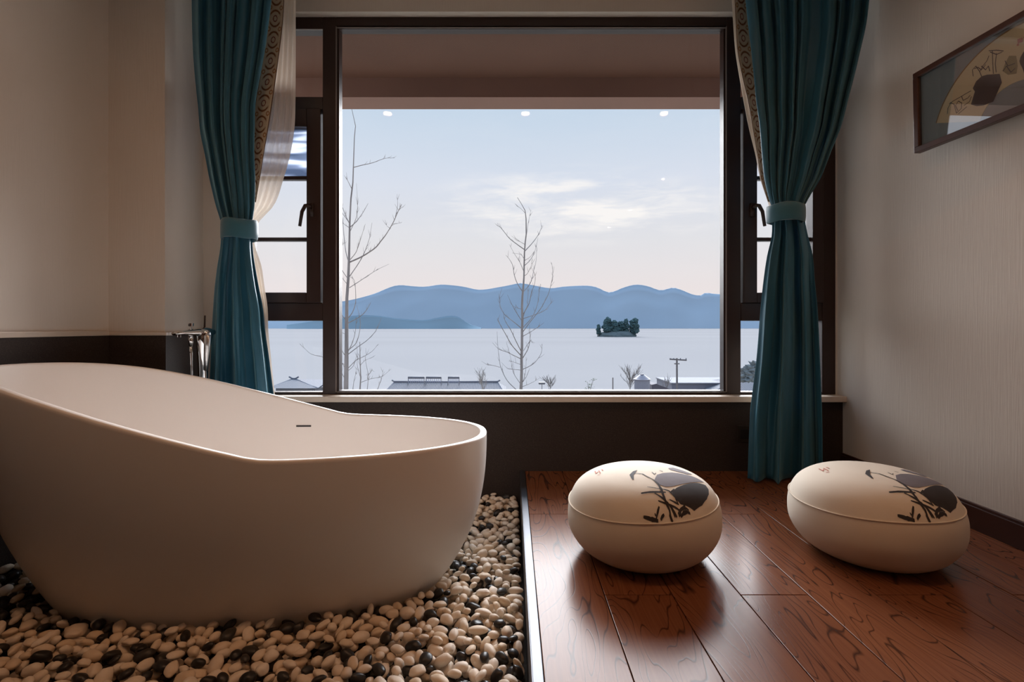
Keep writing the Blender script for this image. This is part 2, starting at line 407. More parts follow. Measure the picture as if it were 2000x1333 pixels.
# round the inner foot into the floor
c = tub_pt(0, 0, TZ0+.052)
base = rings[-1]
for q in (.9, .75, .5, .25):
    rings.append([p.lerp(c, 1-q)-Vector((0,0,.012*(1-q))) for p in base])
R = loft(bm, rings)
bm.faces.new(R[0][::-1]); bm.faces.new(R[-1])
obj('basin', bm, TUBM, tub, smooth=True)
# overflow slit on the far inner wall
def solve_inner(px, py):
    best = None
    for i in range(400):
        th = PI*(.3+.5*i/400)
        for j in range(60):
            t = .02+.5*j/60; p = inner(th, t)
            e = abs((p.x/p.y*F+1000)-px)+abs(HOR-(p.z-CAMZ)/p.y*F-py)
            if best is None or e < best[0]: best = (e, th, t)
    return best[1], best[2]
oth, ot = solve_inner(593, 833)
bm = bmesh.new()
pa = []
for i in range(13):
    th = oth+(i-6)*.0052
    for dz in (-.0045, .0045):
        pass
    zref = inner(oth, ot).z; zr_ = rim_at(th); tt = (zr_-zref)/(zr_-TZ0-.07)
    p = inner(th, tt); q = inner(th, tt+.01); dn = (q-p).normalized(); nrm = Vector((0,-1,0))
    pa.append([bm.verts.new(p+dn*.0035+nrm*.0016), bm.verts.new(p-dn*.0035+nrm*.0016), bm.verts.new(p-dn*.0035-nrm*.002), bm.verts.new(p+dn*.0035-nrm*.002)])
for a, b in zip(pa, pa[1:]):
    for k in range(4): bm.faces.new((a[k], b[k], b[(k+1)%4], a[(k+1)%4]))
bm.faces.new(pa[0][::-1]); bm.faces.new(pa[-1])
tag(obj('overflow_slot', bm, DARKM, tub), 'dark narrow overflow slit')

# ------------------------------------------------------------------ pebbles: dropped one by one onto a height map
PX0, PX1, PY0, PY1 = XL2+.014, .040, .95, WY-.002
CELL = .003
nx, ny = int((PX1-PX0)/CELL), int((PY1-PY0)/CELL)
H = np.full((nx, ny), BED)
gx = PX0+(np.arange(nx)+.5)*CELL; gy = PY0+(np.arange(ny)+.5)*CELL
GX, GY = np.meshgrid(gx, gy, indexing='ij')
# the tub's own body up to pebble height, and the column corner, are no-go
dx, dy = GX-TC.x, GY-TC.y
LX = dx*math.cos(TR)+dy*math.sin(TR); LY = -dx*math.sin(TR)+dy*math.cos(TR)
AX = np.where(LX < 0, TA*.70, TA*.785)
inside = (np.abs(LX/AX)**2.25+np.abs(LY/(TB*.685))**2.25) < 1
H[inside] = 9
AX2 = np.where(LX < 0, TA*.76, TA*.85)
near_tub = (np.abs(LX/AX2)**2.25+np.abs(LY/(TB*.77))**2.25) < 1
block = (GX < XL+.014) & (GY > YC-.014); H[block] = 9; H[(GX-at(396, 700, 2.33).x)**2+(GY-2.33)**2 < .052**2] = 9
pebs = []
for it in range(7400):
    s = rng.uniform(.80, 1.34)
    if rng.random() < .08: s *= 1.25
    ax = np.array([.0195*rng.uniform(.85,1.2), .0140*rng.uniform(.9,1.12), .0100*rng.uniform(.85,1.2)])*s
    yaw = rng.uniform(0, 2*PI); tilt = rng.normal(0, .38); roll = rng.normal(0, .38)
    Rm = np.array(Matrix.Rotation(yaw, 3, 'Z') @ Matrix.Rotation(tilt, 3, 'Y') @ Matrix.Rotation(roll, 3, 'X'))
    S = Rm @ np.diag(ax**2) @ Rm.T           # support matrix
    Q = np.linalg.inv(S)
    hx, hy, hz = np.sqrt(S[0,0]), np.sqrt(S[1,1]), np.sqrt(S[2,2])
    ci, cj = int(hx/CELL)+1, int(hy/CELL)+1
    ox = np.arange(-ci, ci+1)*CELL; oy = np.arange(-cj, cj+1)*CELL
    OX, OY = np.meshgrid(ox, oy, indexing='ij')
    A = Q[2,2]; Bq = 2*(Q[0,2]*OX+Q[1,2]*OY); Cq = Q[0,0]*OX**2+2*Q[0,1]*OX*OY+Q[1,1]*OY**2-1
    D = Bq**2-4*A*Cq; ok = D > 0; Ds = np.sqrt(np.where(ok, D, 0))
    lo = np.where(ok, (-Bq-Ds)/(2*A), 1e3); hi = np.where(ok, (-Bq+Ds)/(2*A), -1e3)
    best = None
    for c_ in range(6):
        if rng.random() < .62:   # more drops where the photograph looks
            if rng.random() < .5: X_ = rng.uniform(-.45, PX1); Y_ = rng.uniform(PY0, PY1)
            else: X_ = rng.uniform(-1.5, PX1); Y_ = rng.uniform(PY0+.12, 1.62)
        else: X_ = rng.uniform(PX0, PX1); Y_ = rng.uniform(PY0, PY1)
        i = int((X_-PX0)/CELL); j = int((Y_-PY0)/CELL)
        if i-ci < 0 or j-cj < 0 or i+ci >= nx or j+cj >= ny: continue
        sub = H[i-ci:i+ci+1, j-cj:j+cj+1]
        z = float(np.max(np.where(ok, sub-lo, -9)))
        if best is None or z-hz*.3 < best[0]: best = (z-hz*.3, z, i, j)
    if best is None or best[1] > 1: continue
    _, z, i, j = best
    zmax = -.117+.012
    if near_tub[i, j]: zmax = -.122
    if z+hz > zmax: continue
    sub = H[i-ci:i+ci+1, j-cj:j+cj+1]
    np.maximum(sub, np.where(ok, z+hi, -9), out=sub)
    pebs.append((PX0+(i+.5)*CELL, PY0+(j+.5)*CELL, z, ax, yaw, tilt, roll, s))
print('pebbles', len(pebs))

def pebble_mesh(seed, sub):
    bm = bmesh.new(); bmesh.ops.create_icosphere(bm, subdivisions=sub, radius=1)
    for v in bm.verts:
        n = mnoise.noise(v.co*1.1+Vector((seed*7.3, seed*3.1, seed)))
        n2 = mnoise.noise(v.co*2.3+Vector((seed*1.3, 5, seed*2)))
        v.co *= 1+.16*n+.05*n2
    return bm
PW = []
def peb_mat(name, c0, c1, rough, per):
    m = N(name); oi = m.n('ObjectInfo').outputs['Random']; geo = m.n('NewGeometry').outputs['Random Per Island']
    r = oi if per == 'obj' else geo
    nz = m.n('TexNoise', {'Vector': m.coord('Generated' if per == 'obj' else 'Object', (1,1,1)), 'Scale': 3.0 if per == 'obj' else 60.0, 'Detail': 5.0}).outputs[0]
    col = m.ramp(r, c0); col = m.mix(m.math('MULTIPLY', nz, .45), col, c1)
    m.pr(col=col, rough=rough, spec=.4, normal=m.bump(nz, .15, .002)); return m.m
WC = [(0, lin(228,214,194)), (.35, lin(242,234,222)), (.7, lin(222,202,176)), (1, lin(236,224,208))]
BC = [(0, lin(30,28,28)), (.5, lin(44,42,42)), (1, lin(58,54,50))]
MWo = peb_mat('cream_pebble', WC, lin(196,168,136), .55, 'obj'); MBo = peb_mat('black_pebble', BC, lin(52,48,46), .35, 'obj')
MWs = peb_mat('cream_pebbles', WC, lin(196,168,136), .55, 'isl'); MBs = peb_mat('black_pebbles', BC, lin(52,48,46), .35, 'isl')
def black_at(x, y):
    n = mnoise.noise(Vector((x*7, y*7, 3.3)))
    p = .24+.42*n
    if y > 1.95: p *= .45
    return max(.04, p)
isb = [random.random() < black_at(p[0], p[1]) for p in pebs]
# apparent size and whether the pebble lies on top and in view
vis = []
for idx, (x_, y_, z_, ax, yaw, tilt, roll, s) in enumerate(pebs):
    px = x_/y_*F+1000; py = HOR-(z_-CAMZ)/y_*F
    i, j = int((x_-PX0)/CELL), int((y_-PY0)/CELL)
    a = max(0, i-2); b_ = max(0, j-2)
    top = z_+ax[2]*.7 >= float(np.median(H[a:i+3, b_:j+3]))-.004
    # hidden by the tub?
    lx = (x_-TC.x); 
    behind = (y_ > 1.62 and x_ < -.05-.0*y_ and px < 870)
    if -10 < px < 1045 and py < 1338 and top and not behind:
        vis.append((max(ax)/y_, idx))
vis.sort(reverse=True); chosen = set(i for _, i in vis[:300])
print('visible', len(vis))
protoW = []; protoB = []
for k in range(5):
    for L, M_ in ((protoW, MWo), (protoB, MBo)):
        bm = pebble_mesh(k*3+1, 4 if False else 3)
        for f in bm.faces: f.smooth = True
        me = bpy.data.meshes.new('pebble'); bm.to_mesh(me); bm.free(); me.materials.append(M_); L.append(me)
def zone(x_, y_):
    if y_ < 1.62:
        if x_ < -.95: return 'in front of the tub towards its high end'
        if x_ < -.45: return 'in front of the middle of the tub'
        return 'between the tub and the corner of the steel edge'
    return 'in the strip between the tub and the wooden platform'
small = bmesh.new(); rest = bmesh.new()
srcs = {}
for sub in (2, 3):
    for k in range(5):
        b_ = pebble_mesh(k*3+1, sub); b_.verts.ensure_lookup_table()
        srcs[(sub, k)] = (np.array([v.co[:] for v in b_.verts]), [[v.index for v in f.verts] for f in b_.faces]); b_.free()
V = []; FA = []; MI = []; nv = 0
for idx, (x_, y_, z_, ax, yaw, tilt, roll, s) in enumerate(pebs):
    R3 = Matrix.Rotation(yaw, 3, 'Z') @ Matrix.Rotation(tilt, 3, 'Y') @ Matrix.Rotation(roll, 3, 'X')
    if idx in chosen:
        blk = isb[idx]
        o = bpy.data.objects.new('pebble', (protoB if blk else protoW)[idx % 5]); C.objects.link(o)
        o.location = (x_, y_, z_); o.rotation_euler = R3.to_euler(); o.scale = tuple(float(a) for a in ax)
        zn = zone(x_, y_)
        tag(o, ('glossy black' if blk else 'smooth cream white')+' pebble lying '+zn, 'pebble', ('black' if blk else 'cream white')+' pebbles '+zn)
    else:
        vs, fs = srcs[(3 if y_ < 1.9 and z_ > -.165 else 2, idx % 5)]
        P = (vs*ax) @ np.array(R3).T + np.array([x_, y_, z_])
        V.append(P); FA += [[a+nv for a in f] for f in fs]; MI += [1 if isb[idx] else 0]*len(fs); nv += len(vs)
me = bpy.data.meshes.new('pebbles'); me.from_pydata(np.vstack(V).tolist(), [], FA); me.materials.append(MWs); me.materials.append(MBs)
me.polygons.foreach_set('material_index', MI); me.polygons.foreach_set('use_smooth', [True]*len(FA)); me.update()
po = bpy.data.objects.new('pebbles', me); C.objects.link(po)
tag(po, 'bed of mixed cream and black pebbles around the white bathtub', 'pebbles', kind='stuff')

# ------------------------------------------------------------------ curtains
def curtain(name, rows, Ytop, Ybot, label, teal_cols, nf_top, nf_bot, seed, tie_px, ztop, zbot, tie_lab, trim_side, sheer_rows, sheer_label, hem=None, amp=.05):
    """rows: (py, left, right) outline of the cloth; the cloth hangs in deep folds pinched by a tieback"""
    y_tie0, y_tie1 = tie_px
    rnd = random.Random(seed); NU, NV = 220, 110
    def Yd(py): return Ytop+(Ybot-Ytop)*min(1, max(0, (py-0)/940))
    ph = [rnd.uniform(0, 1) for _ in range(8)]
    def prof(u, py):
        """fold depth, -1..1"""
        tie = .5*(y_tie0+y_tie1)
        wu = u+.035*math.sin(2*PI*(u*1.7+ph[0]))+.02*math.sin(2*PI*(u*3.1+ph[1]))
        if py < tie:
            t = max(0, min(1, (tie-py)/tie))
            wu2 = wu+.004*math.sin(2*PI*(t+ph[2]+u*2))
            a = math.sin(2*PI*(nf_top*wu2+ph[3])); a = math.copysign(abs(a)**.75, a)
            b = math.sin(2*PI*(nf_top*.43*wu2+ph[4]+.12*t)); c_ = math.sin(2*PI*(nf_top*2.1*wu2+ph[5]+t*.15))
            return .62*a+.28*b+.16*c_*(1-t*.5), t
        t = max(0, min(1, (py-tie)/(940-tie)))
        wu2 = wu+.05*math.sin(PI*t)*math.sin(2*PI*(u+ph[6]))
        a = math.sin(2*PI*(nf_bot*wu2+ph[7]+.15*t)); a = math.copysign(abs(a)**.8, a)
        b = math.sin(2*PI*(nf_bot*2.3*wu2+ph[1]-.3*t)); c_ = math.sin(2*PI*(nf_bot*.5*wu2+ph[2]))
        return .62*a+.18*b*(1-t*.3)+.25*c_, t
    root = empty(name, (0, 0, 0), label, 'curtain')
    bm = bmesh.new(); grid = []; pys = []
    py_top = HOR-(ztop-CAMZ)/Ytop*F; 
    for j in range(NV+1):
        v = j/NV; py = py_top+(hem-py_top)*v; pys.append(py)
    def pt(u, py, push=0.0):
        L, R_ = interp(rows, max(py, 0))[:2]
        if py < 0: # cloth above the frame keeps widening a little
            L0, R0 = interp(rows, 0)[:2]; L, R_ = L0-(L0-L)*0, R0
            k = -py*.02; L -= k*0; R_ += 0
        Y = Yd(py); X0, X1 = (L-1000)/F*Y, (R_-1000)/F*Y
        z = CAMZ+(HOR-py)/F*Y
        f, t = prof(u, py)
        tie = .5*(y_tie0+y_tie1)
        # folds flatten where the band grips them
        g = min(1, abs(py-tie)/150); A = amp*(.38+.62*g**.8)
        if py > tie: A *= 1.0+.35*t
        bulge = (.05*(1-g))*math.sin(PI*u)     # the bundle is round at the tie
        edge = min(1, min(u, 1-u)/.03)
        Ya = Y-A*f-bulge; X0, X1 = (L-1000)/F*Ya, (R_-1000)/F*Ya
        X = X0+(X1-X0)*u + .006*math.sin(4*PI*u*nf_bot)*edge
        return Vector((X, Ya, z))
    V_ = [[bm.verts.new(pt(i/NU, py)) for i in range(NU+1)] for py in pys]
    for j in range(NV):
        for i in range(NU): bm.faces.new((V_[j][i], V_[j][i+1], V_[j+1][i+1], V_[j+1][i]))
    obj('drape', bm, VELVET, root, smooth=True, solid=.003)
    # tieback: a flat band wrapped round the bundle
    Yt = Yd(y_tie0); Lr, Rr = interp(rows, .5*(y_tie0+y_tie1))[:2]
    cx = (.5*(Lr+Rr)-1000)/F*(Yt-.05); hw = (Rr-Lr)/2/F*(Yt-.03)+.004
    z0, z1 = CAMZ+(HOR-y_tie1)/F*Yt, CAMZ+(HOR-y_tie0)/F*Yt
    bm = bmesh.new(); rg = []
    for (dz, ex) in ((z0, .0), (z0+.004, .003), (z0+.3*(z1-z0), .004), (z0+.7*(z1-z0), .004), (z1-.004, .003), (z1, 0)):
        rg.append([Vector((cx+(hw+ex)*math.cos(a), Yt-.028+(.072+ex)*math.sin(a), dz+.004*math.sin(a*3+1))) for a in [2*PI*k/64 for k in range(64)]])
    inn = [[Vector((cx+(hw-.004)*math.cos(a), Yt-.028+.066*math.sin(a), dz)) for a in [2*PI*k/64 for k in range(64)]] for dz in (z1-.002, z0+.002)]
    R_ = loft(bm, rg+inn+[rg[0]])
    bmesh.ops.remove_doubles(bm, verts=bm.verts, dist=1e-5)
    tag(obj('tieback', bm, TIE, root, smooth=True), tie_lab)
    # embroidered band sewn along the inner edge
    rowsT = trim_side; flip = trim_side[0][1] < 1000
    bm = bmesh.new(); uvl = bm.loops.layers.uv.new('uv'); G = []
    NW = 10
    py_e = rowsT[-1][0]
    for j in range(61):
        py = py_top+(py_e-py_top)*j/60; a, b_ = interp(rowsT, max(py, 0))[:2]; Y = Yd(py)+.045; a, b_ = (a-(12 if b_ < 1000 else 0), b_+(0 if b_ < 1000 else 12))
        G.append([(bm.verts.new(Vector(((a+(b_-a)*i/NW-1000)/F*Y, Y-.006*math.sin(i/NW*PI+j*.12), CAMZ+(HOR-py)/F*Y))), i/NW, j/60*2.1) for i in range(NW+1)])
    for j in range(60):
        for i in range(NW):
            q = [G[j][i], G[j][i+1], G[j+1][i+1], G[j+1][i]]; f = bm.faces.new([w[0] for w in q])
            for lp, w in zip(f.loops, q): lp[uvl].uv = (w[1]*1.35-(.35 if flip else 0), w[2])
    tag(obj('trim_band', bm, BROC, root, smooth=True, solid=.002), 'cream and gold embroidered band')
    # sheer
    bm = bmesh.new(); G = []
    NS = 60; yb = sheer_rows[-1][0]
    for j in range(90):
        py = py_top+(yb-py_top)*j/89; a, b_ = interp(sheer_rows, max(py, 0))[:2]; Y = Yd(py)+.075
        # the sheer hangs behind the velvet, nearer the window
        G.append([bm.verts.new(Vector(((a+(b_-a)*i/NS-1000)/F*Y, Y+.010*math.sin(i/NS*2*PI*5+j*.02)*min(1, abs(b_-a)/30), CAMZ+(HOR-py)/F*Y))) for i in range(NS+1)])
    for j in range(89):
        for i in range(NS): bm.faces.new((G[j][i], G[j][i+1], G[j+1][i+1], G[j+1][i]))
    so = obj('sheer_curtain', bm, SHEER, None, smooth=True)
    tag(so, sheer_label, 'sheer curtain')
    return root

rowsL = [(0,375,530),(50,376,524),(100,378,517),(150,382,508),(200,387,499),(250,391,497),(300,401,496),(350,410,498),(400,422,497),(435,432,493),(468,432,493),(490,430,494),(520,425,498),(560,420,505),(600,417,513),(650,414,518),(700,412,525),(765,409,533),(850,404,545),(940,400,556)]
trimL = [(0,526,554),(50,521,551),(100,515,546),(150,507,540),(200,498,533),(250,496,525),(300,496,516),(350,497,507),(395,496,499)]
sheerL = [(0,536,577),(100,530,577),(200,520,576),(250,512,574),(300,500,566),(350,492,552),(400,482,534),(435,470,503),(468,465,494),(520,480,509),(560,490,515),(600,495,521),(650,500,523),(700,505,528),(765,515,535),(850,520,546),(930,525,556)]
curtain('curtain', rowsL, 2.40, 2.47, 'teal velvet curtain tied back at the left of the window behind the tub', None, 7, 3, 3, (434,470), CEILZ-.002, 0, 'narrow teal tieback band', trimL, sheerL, 'cream sheer curtain gathered beside the left teal curtain', hem=944)
rowsR = [(0,1456,1698),(50,1461,1692),(100,1467,1681),(150,1472,1669),(200,1477,1656),(250,1484,1643),(300,1488,1623),(350,1493,1603),(385,1501,1582),(405,1507,1572),(437,1508,1573),(460,1507,1578),(500,1498,1587),(550,1491,1591),(600,1486,1596),(700,1478,1601),(800,1466,1605),(850,1463,1606),(940,1460,1606)]
trimR = [(0,1434,1457),(50,1437,1462),(100,1441,1468),(150,1451,1473),(200,1463,1478),(250,1471,1485),(300,1479,1489),(350,1486,1494),(395,1499,1502)]
sheerR = [(0,1430,1470),(50,1433,1474),(100,1437,1478),(150,1445,1484),(200,1454,1490),(250,1464,1496),(300,1476,1502),(350,1486,1508),(400,1502,1520),(437,1510,1530),(500,1503,1530),(600,1492,1530),(700,1482,1530),(850,1468,1530),(930,1466,1530)]
curtain('curtain', rowsR, 2.385, 2.455, 'teal velvet curtain tied back at the right of the window, hem on the floorboards', None, 8, 3, 12, (404,438), CEILZ-.002, 0, 'pale teal tieback band', trimR, sheerR, 'cream sheer curtain edge showing beside the right teal curtain', hem=938)

# ------------------------------------------------------------------ round floor cushions
POUF_H = .283
prof_tab = []   # (angle-like parameter) -> (r, z)
def pouf_profile(n=64):
    ctrl = [(0,0,.004),(1,.10,.0),(2,.155,.006),(3,.205,.035),(4,.238,.085),(5,.2455,.135),(6,.238,.185),(7,.214,.228),(8,.170,.258),(9,.110,.275),(10,.05,.282),(11,0,.283)]
    return [tuple(interp(ctrl, 11*i/n)) for i in range(n+1)]
PP = pouf_profile()
def top_z(r):
    up = [(a, z) for a, z in PP if z >= .18][::-1]
    for (r0, z0), (r1, z1) in zip(up, up[1:]):
        if r0 <= r <= r1: return z0+(z1-z0)*(r-r0)/(r1-r0+1e-9)
    return .183
def wob(x_, y_, z_): return 1+.02*mnoise.noise(Vector((x_*5, y_*5, z_*5+2)))
def cushion(loc, tilt, rz, label):
    root = empty('floor_cushion', loc, label, 'cushion', 'round printed floor cushions')
    root.rotation_euler = (tilt[0], tilt[1], rz)
    return root
P1 = cushion((.437, 1.70, -.001), (0, math.radians(-1.5), 0), 0, 'cream round floor cushion with ink lotus print, nearer the tub and pebbles')
M1 = Matrix.LocRotScale(P1.location, P1.rotation_euler, P1.scale)
bm = bmesh.new(); lathe(bm, PP, n=96)
for v in bm.verts:
    w_ = wob(*v.co); v.co.x *= w_; v.co.y *= w_
body = obj('cushion_body', bm, CANVAS, P1, smooth=True, world=False)
bm = bmesh.new(); ring = []
for k in range(97):
    a = 2*PI*k/96; r = .2392; w_ = wob(r*math.cos(a), r*math.sin(a), .185)
    zz_ = .186+.009*math.cos(a)+.002*math.sin(3*a); ring.append(((r-(zz_-.186)*.45)*w_*math.cos(a), (r-(zz_-.186)*.45)*w_*math.sin(a), zz_))
tube(bm, ring, .0022, 6, cap=False)
obj('piping', bm, CANVAS, P1, smooth=True, world=False)
bm = bmesh.new()
box(bm, .236, .2415, -.052, -.046, .085, .105)
obj('care_tag', bm, simple('dark_tag', lin(60,50,44), .8), P1, world=False)
Mi = M1.inverted()
def surf(px, py):
    """local x,y on the cushion top seen at a pixel of the photograph"""
    o = Mi @ Vector((0, 0, CAMZ)); d = (Mi.to_3x3() @ (at(px, py, 1)-Vector((0,0,CAMZ)))).normalized()
    t = 1.1; 
    while t < 2.4:
        p = o+d*t; r = math.hypot(p.x, p.y)
        if r < .239 and p.z <= top_z(r)+.0005: return Vector((p.x, p.y))
        t += .0008
    # silhouette: nearest approach
    best = None; t = 1.1
    while t < 2.4:
        p = o+d*t; r = min(.237, math.hypot(p.x, p.y)); e = abs(p.z-top_z(r))+max(0, math.hypot(p.x, p.y)-.237)
        if best is None or e < best[0]: best = (e, p.x, p.y)
        t += .002
    q = Vector((best[1], best[2])); 
    return q if q.length < .236 else q*(.236/q.length)
def lift(q, up=.0011):
    r = q.length; 
    if r > .2375: q = q*(.2375/r); r = .2375
    w_ = wob(q.x, q.y, top_z(r))
    # stay outside the (slightly wobbly) cloth
    n = Vector((q.x/(r+1e-6)*.6*(r/.24)**3, q.y/(r+1e-6)*.6*(r/.24)**3, 1)).normalized()
    return Vector((q.x*w_, q.y*w_, top_z(r)))+n*up
def cp(cx, cy): return surf(1180+cx/8.333, 890+cy/8.333)
def stroke(bm, pts, w, taper=True):
    q = [cp(*p) for p in pts]; dense = []
    for a, b_ in zip(q, q[1:]):
        n = max(2, int((b_-a).length/.004))
        for i in range(n): dense.append(a.lerp(b_, i/n))
    dense.append(q[-1]); m = len(dense); prev = None
    for i, p in enumerate(dense):
        d = (dense[min(i+1, m-1)]-dense[max(i-1, 0)]); 
        if d.length < 1e-6: continue
        d.normalize(); nrm = Vector((-d.y, d.x)); ww = w*.5*(1 if not taper else .45+.75*math.sin(PI*(.12+.8*i/m)))*(1+.3*mnoise.noise(Vector((p.x*160, p.y*160, 1))))
        cur = (bm.verts.new(lift(p+nrm*ww, .0014)), bm.verts.new(lift(p-nrm*ww, .0014)))
        if prev: bm.faces.new((prev[0], cur[0], cur[1], prev[1]))
        prev = cur
def patch(bm, pts, up=.0011):
    q = [cp(*p) for p in pts]; dense = []
    for a, b_ in zip(q, q[1:]+q[:1]):
        for i in range(5): dense.append(a.lerp(b_, i/5))
    c_ = sum(dense, Vector((0,0)))/len(dense); K = 8
    rings_ = [[bm.verts.new(lift(c_.lerp(p, (k+1)/K), up)) for p in dense] for k in range(K)]
    cc = bm.verts.new(lift(c_, up)); n = len(dense)
    for i in range(n): bm.faces.new((cc, rings_[0][i], rings_[0][(i+1)%n]))
    for k in range(K-1):
        for i in range(n): bm.faces.new((rings_[k][i], rings_[k+1][i], rings_[k+1][(i+1)%n], rings_[k][(i+1)%n]))
bg = bmesh.new(); bd = bmesh.new(); brd = bmesh.new()
patch(bg, [(820,400),(860,320),(960,290),(1100,282),(1300,310),(1450,350),(1560,400),(1630,445),(1500,440),(1380,450),(1250,475),(1100,512),(1000,515),(900,480)])
patch(bg, [(1040,210),(1120,202),(1250,240),(1380,288),(1440,315),(1360,308),(1200,268),(1080,238)])
patch(bd, [(1100,600),(1180,530),(1300,480),(1420,455),(1550,458),(1650,490),(1700,560),(1705,640),(1670,720),(1590,820),(1460,905),(1400,860),(1330,820),(1240,800),(1190,740),(1140,680)], .0013)
patch(bd, [(410,320),(470,262),(540,242),(505,290),(475,330),(482,398),(455,398)])
ST = [([(480,292),(620,305),(700,350),(800,400)], .0035), ([(800,400),(880,470),(930,560),(960,650),(1010,790),(1060,900),(1085,1035)], .0062),
 ([(600,625),(750,602),(1000,605)], .0055), ([(820,620),(920,680),(1050,800),(1130,920),(1180,1010)], .005), ([(880,745),(1000,790),(1150,850),(1220,900)], .0045),
 ([(930,550),(1050,580),(1150,680),(1200,800)], .004), ([(1060,720),(1130,755),(1210,805)], .0035), ([(1200,960),(1245,880),(1310,825)], .0045),
 ([(1240,1000),(1290,940),(1340,920),(1390,950)], .0045), ([(1215,1000),(1225,950),(1240,920)], .004), ([(1250,890),(1330,865),(1370,900)], .003),
 ([(640,1005),(760,1040),(880,1075)], .0042), ([(850,1030),(870,930),(895,835)], .0042), ([(920,1060),(940,1010),(975,965)], .004), ([(1140,550),(1110,580),(1080,610)], .0035),
 ([(1070,1035),(1095,1000)], .009), ([(775,275),(820,312),(845,290)], .0025), ([(900,250),(955,265)], .003), ([(1150,1010),(1100,880),(1060,800)], .004), ([(825,950),(840,1000)], .0025), ([(700,515),(860,540),(1040,575)], .002)]
for p_, w_ in ST: stroke(bd, p_, w_)
for p_ in ([(-150,260),(-130,300),(-100,270)], [(-90,250),(-60,290)], [(-110,320),(-60,310)], [(-40,230),(-20,250)]): stroke(brd, p_, .0035, False)
obj('ink_leaf', bg, INKG, P1, smooth=True, world=False); obj('ink_lotus', bd, INKD, P1, smooth=True, world=False); obj('red_seal', brd, INKR, P1, smooth=True, world=False)
P2 = P1.copy(); C.objects.link(P2); P2.location = (1.192, 1.70, -.001); P2.rotation_euler = (0, 0, math.radians(-6))
P2['label'] = 'cream round floor cushion with ink lotus print, nearer the right wall and curtain'
for ch in list(P1.children):
    c_ = ch.copy(); C.objects.link(c_); c_.parent = P2

# ------------------------------------------------------------------ framed fan painting on the right wall
GXP = XR-.030
pic = empty('framed_picture', (XR, 1.77, .75+.726), 'dark wood framed fan painting of lotus hanging on the right wall', 'picture')
pic.rotation_euler = (0, math.radians(-1.0), math.radians(4)); pic.location = (XR-.027, 1.708, 1.454)
Mp = Matrix.LocRotScale(pic.location, pic.rotation_euler, pic.scale)
# local axes: y along the wall, z up, -x into the room
y0, y1, z0, z1 = 1.393-1.77, 2.147-1.77, 0, .323; fw = .022
PF = simple('dark_walnut_frame', lin(78,48,36), .35, nscale=25, namt=.25)
obj('frame', BX((-.028,0,y0,y1,z0,z0+fw), (-.028,0,y0,y1,z1-fw,z1), (-.028,0,y0,y0+fw,z0+fw,z1-fw), (-.028,0,y1-fw,y1,z0+fw,z1-fw)), PF, pic, bevel=.002, world=False)
obj('mat_board', BX((-.012,-.002,y0+fw,y1-fw,z0+fw,z1-fw)), simple('blue_grey_mount', lin(150,156,158), .8, nscale=40, namt=.05), pic, world=False)
obj('glass', BX((-.022,-.020,y0+fw,y1-fw,z0+fw,z1-fw)), mat_glass('picture_glass', 4.0), pic, world=False)
FC = (0.0, .71-.726); FR = .307
bm = bmesh.new(); n = 48; o_, i_ = [], []
for k in range(n+1):
    a = math.radians(20)+math.radians(140)*k/n
    o_.append((-.0135, FC[0]+FR*math.cos(a), FC[1]+FR*math.sin(a))); i_.append((-.0135, FC[0]+.125*math.cos(a), FC[1]+.125*math.sin(a)))
o2 = [bm.verts.new(p) for p in o_]; i2 = [bm.verts.new(p) for p in i_]; o3 = [bm.verts.new((-.012, p[1], p[2])) for p in o_]; i3 = [bm.verts.new((-.012, p[1], p[2])) for p in i_]
for k in range(n):
    for q in ((o2, i2), (i3, o3)): bm.faces.new((q[0][k], q[0][k+1], q[1][k+1], q[1][k]))
    bm.faces.new((o2[k], o3[k], o3[k+1], o2[k+1])); bm.faces.new((i2[k], i2[k+1], i3[k+1], i3[k]))
bm.faces.new((o2[0], i2[0], i3[0], o3[0])); bm.faces.new((o2[n], o3[n], i3[n], i2[n]))
fan = obj('fan_leaf', bm, simple('aged_cream_paper', lin(222,204,166), .85, nscale=9, namt=.08), pic, world=False)
obj('fan_border', (lambda b: (tube(b, o_, .0022, 6), b)[1])(bmesh.new()), simple('ochre_border', lin(150,112,60), .8), pic, world=False)
def pc(cx, cy):
    px, py = 1740+cx/4.165, cy/4.165; Y = (XR-.015)/((px-1000)/F); return (Y-1.77, CAMZ+(HOR-py)/F*Y-(.75+.726))
def pstroke(bm, pts, w):
    q = [Vector(p) for p in pts]
    for a, b_ in zip(q, q[1:]):
        d = (b_-a).normalized(); nr = Vector((-d.y, d.x))*w*.5; a2 = a-d*w*.2; b2_ = b_+d*w*.2
        bm.faces.new([bm.verts.new((-.0142, p.x, p.y)) for p in (a2+nr, b2_+nr, b2_-nr, a2-nr)])
def ppoly(bm, pts): bm.faces.new([bm.verts.new((-.0141, p[0], p[1])) for p in pts])
bm = bmesh.new()
for s_ in ([(745,440),(800,436),(850,442)], [(770,440),(772,540),(775,620)], [(800,460),(790,540),(795,610)], [(755,450),(800,470),(840,450)], [(630,640),(625,590),(650,560),(675,600),(690,640)], [(680,600),(700,560),(730,520),(745,480)], [(690,560),(720,590),(740,560),(750,600)], [(640,580),(665,570),(690,590),(720,550)],
           [(440,935),(445,890),(465,850),(490,860),(505,930)], [(455,855),(490,830),(540,800),(570,780),(612,755)], [(505,930),(540,895),(545,850),(520,835),(500,870),(515,910)], [(545,800),(555,830),(590,810),(605,790)], [(560,870),(600,840),(615,800)], [(520,935),(580,880)], [(845,600),(870,560),(900,610),(930,580)], [(860,520),(880,560),(930,540)]):
    pstroke(bm, [pc(*p) for p in s_], .0026)
